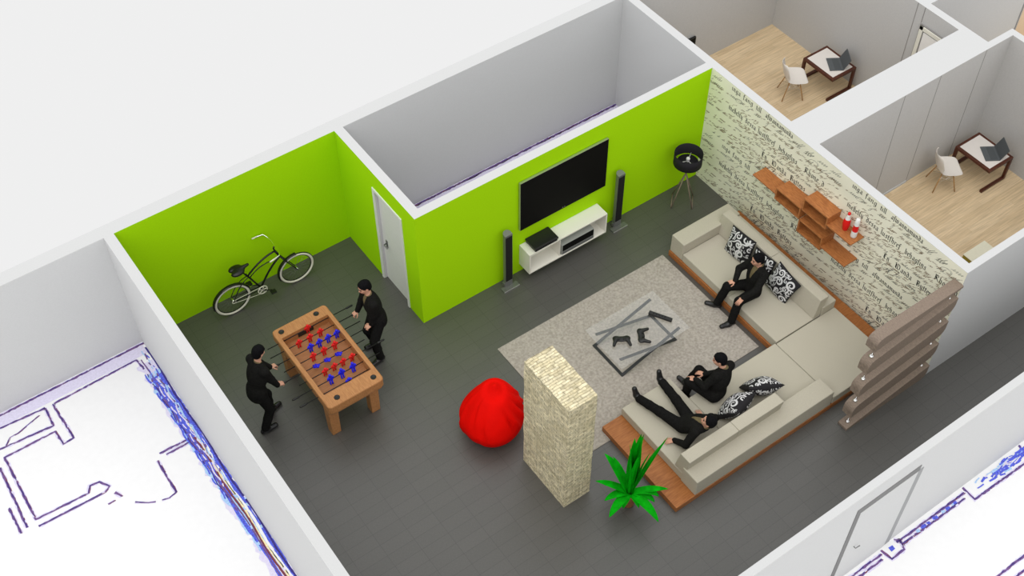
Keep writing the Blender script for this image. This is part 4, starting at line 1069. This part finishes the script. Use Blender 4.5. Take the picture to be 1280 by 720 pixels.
cx0, cx1, cy0, cz0, cz1, th = 2.0, 3.695, -.305, .20, .69, .028
g = G()
g.box(cx0, cx1, cy0, -.002, cz1 - th, cz1, 0, .003); g.done('top_panel', 'white', cb)
g = G(); g.box(cx0, cx1, cy0, -.002, cz0, cz0 + th, 0, .003); g.done('bottom_panel', 'white', cb)
for x in (cx0, cx1 - th): g = G(); g.box(x, x + th, cy0, -.002, cz0 + th, cz1 - th); g.done('side_panel', 'white', cb)
g = G(); g.box(cx0 + th, cx1 - th, -.018, -.004, cz0 + th, cz1 - th); g.done('back_panel', 'white', cb)
g = G(); g.box(2.66, 2.675, cy0 + .01, -.02, cz0 + th, cz1 - th); g.done('divider_panel', 'white', cb)
gc = thing('game_console', 'black game console lying on top of the white cabinet', 'game console', (2.37, -.15, cz1))
g = G(); g.box(2.13, 2.60, -.30, -.015, cz1 + .001, cz1 + .055, 0, .006); g.done('base', 'black_gloss', gc)
g = G(); g.box(2.115, 2.615, -.315, -.005, cz1 + .056, cz1 + .095, 0, .012); g.done('lid', 'black', gc)
g = G(); g.box(2.25, 2.45, -.3165, -.314, cz1 + .070, cz1 + .076); g.done('disc_slot', 'black_gloss', gc)
rv = thing('media_receiver', 'silver media receiver with black display inside the white cabinet', 'media player', (3.05, -.16, cz0 + th))
g = G(); g.box(2.71, 3.42, -.295, -.03, cz0 + th + .001, cz0 + th + .24, 0, .004); g.done('body', 'receiver_grey', rv)
g = G(); g.box(2.725, 3.405, -.299, -.2945, cz0 + th + .085, cz0 + th + .232); g.done('display', 'screen', rv)
g = G(); g.box(2.725, 3.405, -.301, -.2945, cz0 + th + .01, cz0 + th + .075, 0, .002); g.done('control_strip', 'speaker_grey', rv)
def speaker(cx, label):
    t = thing('floor_speaker', label, 'loudspeaker', (cx, -.14, 0), 'tower speakers')
    g = G(); g.box(cx - .165, cx + .165, -.262, -.155, .001, .022, 0, .003); g.done('base_plate', 'speaker_base', t)
    g = G(); g.box(cx - .165, cx + .165, -.272, -.2625, .001, .020, 0, .002); g.done('base_trim', 'bezel', t)
    g = G(); g.box(cx - .075, cx + .045, -.150, -.045, .001, .03, 0, .003); g.done('base_plate', 'speaker_base', t)
    n = 10; prof = [(cx + .075*cos(pi*k/n), -.13 + .075*sin(pi*k/n)*.9) for k in range(n+1)] + [(cx - .075, -.175), (cx + .075, -.175)]
    g = G(); g.prism(prof, .02, 1.30, lambda u, v, w: (u, v, w + (.05 * (.5 + (v + .13) / .2) if w > 1 else 0)))
    g.done('cabinet', 'speaker_grey', t)
    g = G(); g.box(cx - .066, cx + .066, -.185, -.1745, .16, 1.27, 0, .003); g.done('grille', 'grille', t)
    g = G(); g.box(cx - .09, cx + .06, -.17, -.10, .02, .10, 0, .004); g.done('foot', 'speaker_grey', t)
    return t
speaker(1.66, 'slim tower speaker left of the television')
speaker(4.075, 'slim tower speaker right of the television')

# ------------------------------------------------------------------ floor lamp
lp = thing('floor_lamp', 'floor lamp with black drum shade on thin splayed legs in the corner', 'lamp', (5.42, -.394, 0))
lc = (5.42, -.394)
g = G(); pr = [(.252, 1.01), (.258, 1.01), (.258, 1.25), (.252, 1.25), (.252, 1.01)]
g.lathe(pr, (*lc, 0), 40, cap=False); sh_ = g.done('lamp_shade', 'lamp_black', lp)
g = G(); g.lathe([(0, 1.03), (.195, 1.03), (.195, 1.045), (0, 1.05)], (*lc, 0), 28); g.done('lower_disc', 'lamp_black', lp)
g = G()
for k in range(3):
    a = radians(35 + 120*k); g.tube([(lc[0], lc[1], 1.06), (lc[0] + .253*cos(a), lc[1] + .253*sin(a), 1.04)], .006, 6)
g.done('spider', 'lamp_white', lp)
g = G(); g.tube([(*lc, 1.045), (*lc, 1.09)], .03, 10); g.ball((*lc, 1.115), .038, 0, 12); g.done('bulb', 'lamp_white', lp)
g = G(); g.tube([(*lc, .745), (*lc, 1.04)], .014, 10); g.done('stem', 'lamp_leg', lp)
for f1, f2 in (((5.155, -.397), (5.406, -.141)), ((5.448, -.643), (5.684, -.394))):
    g = G(); r_ = .011; p1, p2 = (*f1, r_), (*f2, r_); ap = (*lc, .76)
    g.tube([ap, p1], r_, 6); g.tube([ap, p2], r_, 6); g.tube([p1, p2], r_, 6); g.done('leg', 'lamp_leg', lp)

# ------------------------------------------------------------------ bean bag
bc = Vector((-.27, -2.42, 0))
bm = bmesh.new(); bmesh.ops.create_uvsphere(bm, u_segments=72, v_segments=48, radius=1)
rb = random.Random(2); fold = [(rb.uniform(0, 6.28), rb.uniform(.1, .9), rb.uniform(.02, .05), rb.uniform(.6, 1.4)) for _ in range(11)]
for v in bm.verts:
    n = v.co.normalized(); th_ = math.atan2(n.y, n.x); z = n.z
    r = .515 * (max(0, 1 - z*z)) ** .42
    if z > 0: r *= (1 - .30 * z ** 1.3)
    hz = .37 + (.37 if z < 0 else .60) * (z if z > 0 else -(abs(z) ** .8))
    seam = abs(sin(1.5 * (th_ + .5)))
    r *= 1 - .045 * (1 - seam) ** 6
    for a, b_, w_, k in fold:
        d = math.atan2(sin(th_ - a + .8 * (hz - b_ * .8)), cos(th_ - a + .8 * (hz - b_ * .8)))
        e_ = math.exp(-((hz - b_ * .8) / .17) ** 2) * k
        r -= .050 * math.exp(-(d / .07) ** 2) * e_; r += .030 * math.exp(-((d - .15) / .09) ** 2) * e_
    pl_ = max(0, (z - .15)); r *= 1 + .10 * pl_ * cos(2 * (th_ - .9)) + .035 * cos(3 * (th_ + 2.2)) * (1 - abs(z))
    hz += .05 * pl_ * cos(th_ - .9)
    top = max(0, z)
    v.co = Vector((bc.x + r * cos(th_) + .10 * top, bc.y + r * sin(th_) + .06 * top * top, max(0.001, hz - .045 * math.exp(-((r - .12)/.06)**2) * (1 if z > .5 else 0))))
for f in bm.faces: f.smooth = True
me = bpy.data.meshes.new('bean_bag'); bm.to_mesh(me); bm.free(); me.materials.append(M['bean'])
o = link(bpy.data.objects.new('bean_bag', me)); tag(o, 'bright red bean bag on the dark tiles beside the stone column', 'bean bag')

# ------------------------------------------------------------------ potted plant
pc = Vector((.635, -4.75, 0))
pp_ = thing('potted_plant', 'bright green spiky plant in a terracotta pot beside the sofa plinth', 'plant', tuple(pc))
g = G(); g.lathe([(.080, 0), (.085, .01), (.108, .27), (.120, .305), (.120, .345), (.105, .345), (.098, .31), (0, .31)], tuple(pc), 28); g.done('pot', 'terracotta', pp_)
g = G(); g.lathe([(.097, .311), (.097, .330), (.05, .337), (0, .339)], tuple(pc), 24); g.done('soil', 'soil', pp_)
def leaf(az, lean, length, width, droop, fold_=.25):
    g = G(); n = 12; ax = Vector((cos(az), sin(az), 0)); side = Vector((-sin(az), cos(az), 0))
    p = pc + Vector((0, 0, .335)) + ax * .03; a = lean; prev = None
    for k in range(n + 1):
        t = k / n; w = width * (sin(pi * min(1, .18 + .82 * t)) ** .8) * (1 if t < .98 else .1) / 2
        d = ax * sin(a) + Vector((0, 0, 1)) * cos(a); nr = ax * -cos(a) + Vector((0, 0, 1)) * sin(a)
        cur = [g.bm.verts.new(p + side * w + nr * fold_ * w), g.bm.verts.new(p), g.bm.verts.new(p - side * w + nr * fold_ * w)]
        if prev:
            for q in (0, 1):
                f = g.bm.faces.new((prev[q], prev[q+1], cur[q+1], cur[q])); f.smooth = True
        prev = cur; p = p + d * length / n; a += droop / n * (.4 + 1.2 * t)
    bmesh.ops.recalc_face_normals(g.bm, faces=g.bm.faces)
    bmesh.ops.solidify(g.bm, geom=g.bm.faces[:], thickness=.003)
    g.done('leaf', 'leaf', pp_)
E = lambda deg: radians(deg)
for az, lean, ln, w, dr in ((-30, .03, 1.58, .20, .03), (20, .05, 1.45, .18, .05), (60, .05, 1.3, .17, .06), (150, .03, 1.35, .16, .04), (-100, .05, 1.2, .15, .04), (-40, .20, 1.42, .11, .10), (-25, .28, 1.46, .08, .06), (-50, .12, 1.2, .12, .10),
                            (112, .42, .82, .18, .5), (146, .80, .62, .13, .5), (168, .95, .44, .13, 1.6), (-164, 1.15, .54, .15, 1.45), (-88, 1.10, .66, .15, 1.40), (-150, 1.2, .28, .10, 1.5), (-100, 1.15, .28, .09, 1.6),
                            (-38, 1.15, .56, .12, .55), (-58, 1.05, .42, .13, 1.9), (-44, .95, .48, .13, 2.1), (20, .85, .52, .06, 1.7), (80, .75, .62, .07, 1.5), (128, 1.1, .40, .12, 1.2), (50, 1.0, .45, .11, 1.2)):
    leaf(E(az), lean, ln, w, dr)

# ------------------------------------------------------------------ wall shelf and bottles
ws = thing('wall_shelf', 'stepped orange wood wall shelf on the writing wallpaper', 'shelf', (6.1, -2.7, 1.1))
fx, bx_ = 5.795, 6.096; tk = .028
def board(y0, y1, z0, z1, name='shelf_board'):
    g = G(); g.box(fx, bx_, y0, y1, z0, z1, 0, .003); return g.done(name, 'shelf_wood', ws)
def sbox(y0, y1, z0, z1):
    g = G()
    for a in ((y0, y1, z0, z0 + tk), (y0, y1, z1 - tk, z1), (y0, y0 + tk, z0 + tk, z1 - tk), (y1 - tk, y1, z0 + tk, z1 - tk)): g.box(fx, bx_, *a, 0, .002)
    g.done('shelf_box', 'shelf_wood', ws)
board(-2.15, -1.595, 1.462, 1.49); sbox(-2.74, -2.151, 1.36, 1.618); sbox(-3.31, -2.752, 1.60, 1.878); board(-3.855, -3.311, 1.702, 1.73)
sbox(-3.308, -2.752, 1.085, 1.378); board(-3.855, -3.309, 1.172, 1.20)
def b_root(c, lab): return thing('bottle', lab, 'bottle', c, 'bottles on the wall shelf')
t1 = b_root((5.965, -3.555, 1.73), 'rounded red bottle with white neck and red cap on the shelf')
g = G(); g.lathe([(0, 0), (.042, 0), (.048, .03), (.066, .13), (.060, .21), (.045, .245)], (5.965, -3.555, 1.7305), 20, cap=False); g.done('body', 'red_fig', t1)
g = G(); g.lathe([(.045, .245), (.040, .27), (.026, .31), (.022, .345), (0, .345)], (5.965, -3.555, 1.7305), 20, cap=False); g.done('neck', 'lamp_white', t1)
g = G(); g.lathe([(.024, .345), (.026, .35), (.024, .385), (0, .39)], (5.965, -3.555, 1.7305), 16); g.done('cap', 'red_fig', t1)
t2 = b_root((5.965, -3.745, 1.73), 'straight white bottle with red middle band on the shelf')
g = G(); g.lathe([(0, 0), (.050, 0), (.052, .02), (.050, .13), (.049, .135)], (5.965, -3.745, 1.7305), 20, cap=False); g.done('body', 'lamp_white', t2)
g = G(); g.lathe([(.0495, .135), (.048, .16), (.044, .265)], (5.965, -3.745, 1.7305), 20, cap=False); g.done('band', 'red_fig', t2)
g = G(); g.lathe([(.044, .265), (.038, .32), (.034, .40), (.020, .405), (0, .405)], (5.965, -3.745, 1.7305), 20, cap=False); g.done('neck', 'lamp_white', t2)

# ------------------------------------------------------------------ slatted room divider
rd_ = thing('room_divider', 'grey-brown wooden screen of stacked slanting boards beside the sofa', 'room divider', (5.18, -5.65, 0))
def slat(lt, lb, rt_, rb_, rl, rr2):
    """left top/bottom, right top/bottom heights, rounding of upper left and lower right corners"""
    xl, xr = 4.275, 6.092; pts = []
    slope_t = (rt_ - lt) / (xr - xl); slope_b = (rb_ - lb) / (xr - xl)
    n = 8
    pts.append((xl, lb))
    if rl:
        for k in range(n + 1):
            a = pi - (pi/2) * k / n; pts.append((xl + rl + rl * cos(a), lt - rl + rl * sin(a) + slope_t * rl * (k / n)))
    else: pts.append((xl, lt))
    pts.append((xr, rt_))
    if rr2:
        for k in range(n + 1):
            a = -(pi/2) * k / n; pts.append((xr - rr2 * (1 - cos(a)) - .0, rb_ + rr2 + rr2 * sin(a) - slope_b * rr2 * k / n))
    else: pts.append((xr, rb_))
    g = G(); g.prism(pts, -5.745, -5.56, lambda u, v, w: (u, w, v)); return g.done('slat', 'divider_wood', rd_)
slat(.045, 0, .315, 0, 0, .13)
for k in range(3): slat(.635 + .578*k, .36 + .578*k, .905 + .57*k, .60 + .572*k, .13, .15)
slat(2.335, 2.08, 2.335, 2.29, .13, 0)
for k in range(4):
    for x, z0, z1 in ((4.39, (.065, .655, 1.232, 1.81)[k], (.40, .975, 1.55, 2.11)[k]), (6.005, (.29, .88, 1.45, 2.02)[k], (.62, 1.19, 1.77, 2.30)[k])):
        g = G(); g.tube([(x, -5.652, z0 - .02), (x, -5.652, z1)], .012, 8); g.lathe([(.036, 0), (.036, .014), (.014, .024), (0, .024)], (x, -5.652, z0 - .008), 14); g.done('pin', 'chrome', rd_)

# ------------------------------------------------------------------ office desks, chairs, laptops
dk = thing('desk', 'dark mahogany framed desk with white top in the upper office', 'desk', (9.875, .42, 0), 'office desks')
dx0, dx1, dyy0, dyy1, dh, bt = 9.55, 10.20, .01, .83, .565, .055
g = G()
for a in ((dx0, dx1, dyy0, dyy0 + bt), (dx0, dx1, dyy1 - bt, dyy1), (dx0, dx0 + bt, dyy0 + bt, dyy1 - bt), (dx1 - bt, dx1, dyy0 + bt, dyy1 - bt)): g.box(*a, dh - bt, dh, 0, .003)
g.done('frame', 'mahogany', dk)
g = G(); g.box(dx0 + bt, dx1 - bt, dyy0 + bt, dyy1 - bt, dh - .03, dh + .003); g.done('desktop', 'desk_top', dk)
g = G(); g.box(dx1 - bt, dx1, dyy0, dyy0 + bt, bt, dh - bt, 0, .003); g.box(dx0, dx1, dyy0, dyy0 + bt, 0, bt, 0, .003); g.done('leg', 'mahogany', dk)
g = G(); g.box(dx0, dx0 + bt, dyy1 - bt, dyy1, bt, dh - bt, 0, .003); g.box(dx0, dx1, dyy1 - bt, dyy1, 0, bt, 0, .003); g.done('leg', 'mahogany', dk)
OFF = (.53, -3.475, 0)
dup(dk, OFF, 'dark mahogany framed desk with white top in the lower office')

chl = Vector((9.11, .615, 0)); cha = radians(-31.6)
ch = thing('shell_chair', 'white shell chair on wooden legs in the upper office', 'chair', tuple(chl), 'office shell chairs')
CM = RZ(chl, cha) @ Matrix.Translation(chl)
g = G()
prof = [(.265, .425), (.255, .448), (.19, .452), (.08, .443), (-.02, .436), (-.11, .442), (-.165, .470), (-.20, .53), (-.225, .62), (-.25, .72), (-.268, .80), (-.275, .835)]
wid = [.13, .205, .248, .256, .256, .248, .240, .233, .228, .215, .185, .12]; up_ = [0, .01, .022, .035, .045, .055, .05, .035, .02, .012, .006, 0]
grid = []
for (x, z), w_, u_ in zip(prof, wid, up_):
    row = []
    for q in range(13):
        s_ = -1 + q / 6; cur = abs(s_) ** 2.5
        fwd = .075 * cur if z > .47 else 0
        row.append(g.bm.verts.new(CM @ Vector((x + fwd, w_ * s_, z + u_ * cur))))
    grid.append(row)
for a, b_ in zip(grid, grid[1:]):
    for q in range(12):
        f = g.bm.faces.new((a[q], a[q+1], b_[q+1], b_[q])); f.smooth = True
bmesh.ops.recalc_face_normals(g.bm, faces=g.bm.faces); bmesh.ops.solidify(g.bm, geom=g.bm.faces[:], thickness=.010)
for f in g.bm.faces: f.smooth = True
_o = g.done('seat_shell', 'chair_shell', ch); _m = _o.modifiers.new('smooth', 'SUBSURF'); _m.levels = 2; _m.render_levels = 2
for sx, sy in ((1, 1), (1, -1), (-1, 1), (-1, -1)):
    g = G(); g.tube([CM @ Vector((.10*sx, .12*sy, .428)), CM @ Vector((.21*sx, .21*sy, .002))], [.013, .010], 8); g.done('leg', 'beech', ch)
g = G()
for a, b_ in (((.16, .165), (-.16, -.165)), ((.16, -.165), (-.16, .165)), ((.13, .14), (-.13, .14)), ((.13, -.14), (-.13, -.14))):
    g.tube([CM @ Vector((*a, .20)), CM @ Vector((*b_, .33))], .004, 6); g.tube([CM @ Vector((*a, .36)), CM @ Vector((*b_, .20))], .004, 6)
g.done('wire_brace', 'chrome', ch)
dup(ch, OFF, 'white shell chair on wooden legs in the lower office')

lt = thing('laptop', 'open grey laptop on the upper office desk', 'laptop', (9.91, .32, dh), 'office laptops')
A = Vector((10.42, -2.93, 0)) - Vector(OFF); B = Vector((10.22, -3.24, 0)) - Vector(OFF)
ex = (A - B).normalized(); ey = Vector((ex.y, -ex.x, 0)); zz = dh + .004
def LQ(a, b_, c): return B + ex * a + ey * b_ + Vector((0, 0, zz + c))
g = G()
def slab(g, P0, du, dv, dn):
    vs = [P0 + du*i + dv*j + dn*k for k in (0, 1) for j in (0, 1) for i in (0, 1)]
    bv = [g.bm.verts.new(v) for v in vs]
    for q in ((0, 2, 3, 1), (4, 5, 7, 6), (0, 1, 5, 4), (2, 6, 7, 3), (0, 4, 6, 2), (1, 3, 7, 5)): g.bm.faces.new([bv[i] for i in q])
slab(g, LQ(0, 0, 0), ex * .37, ey * .27, Vector((0, 0, .016))); g.done('base', 'laptop', lt)
g = G(); slab(g, LQ(.025, .10, .0162), ex * .32, ey * .13, Vector((0, 0, .002))); g.done('keyboard', 'laptop_key', lt)
ld = (ey * .11 + Vector((0, 0, .225))); ln_ = ld.cross(ex).normalized() * .008
g = G(); slab(g, LQ(0, .272, .016), ex * .37, ld, ln_); g.done('lid', 'laptop', lt)
g = G(); sgn = -1 if ln_.dot(ey) > 0 else 1
slab(g, LQ(.012, .272, .016) + ld * .05 + (Vector((0, 0, 0)) if sgn < 0 else ln_) - ln_.normalized() * .0012 * (1 if sgn < 0 else 0), ex * .346, ld * .9, ln_.normalized() * .001); g.done('screen', 'laptop_key', lt)
dup(lt, OFF, 'open grey laptop on the lower office desk')

# ------------------------------------------------------------------ small things in the offices
lb = thing('storage_box', 'low cream box with an olive side on the lower office floor', 'box', (8.83, -4.75, 0))
g = G(); g.box(8.56, 9.11, -5.05, -4.345, .012, .10, 0, .004); g.bm.normal_update(); g.done('body', 'olive_box', lb)
g = G(); g.box(8.555, 9.115, -5.055, -4.34, .10, .112, 0, .003); g.done('lid', 'cream_box', lb)
g = G(); g.box(8.58, 9.09, -5.03, -4.365, 0, .012); g.done('base', 'olive_box', lb)
wc = thing('black_wall_panel', 'black flat panel on the back wall of the upper office', 'monitor', (7.6, 2.40, .3))  # plain black panel with a thin dark front face
g = G(); g.box(7.10, 8.07, 2.385, 2.425, .22, .775, 0, .004); g.done('housing', 'black', wc)
g = G(); g.box(7.12, 8.05, 2.3835, 2.3855, .24, .755); g.done('screen', 'screen', wc)
g = G(); g.box(7.4, 7.8, 2.425, 2.4395, .35, .65); g.done('wall_bracket', 'black', wc)
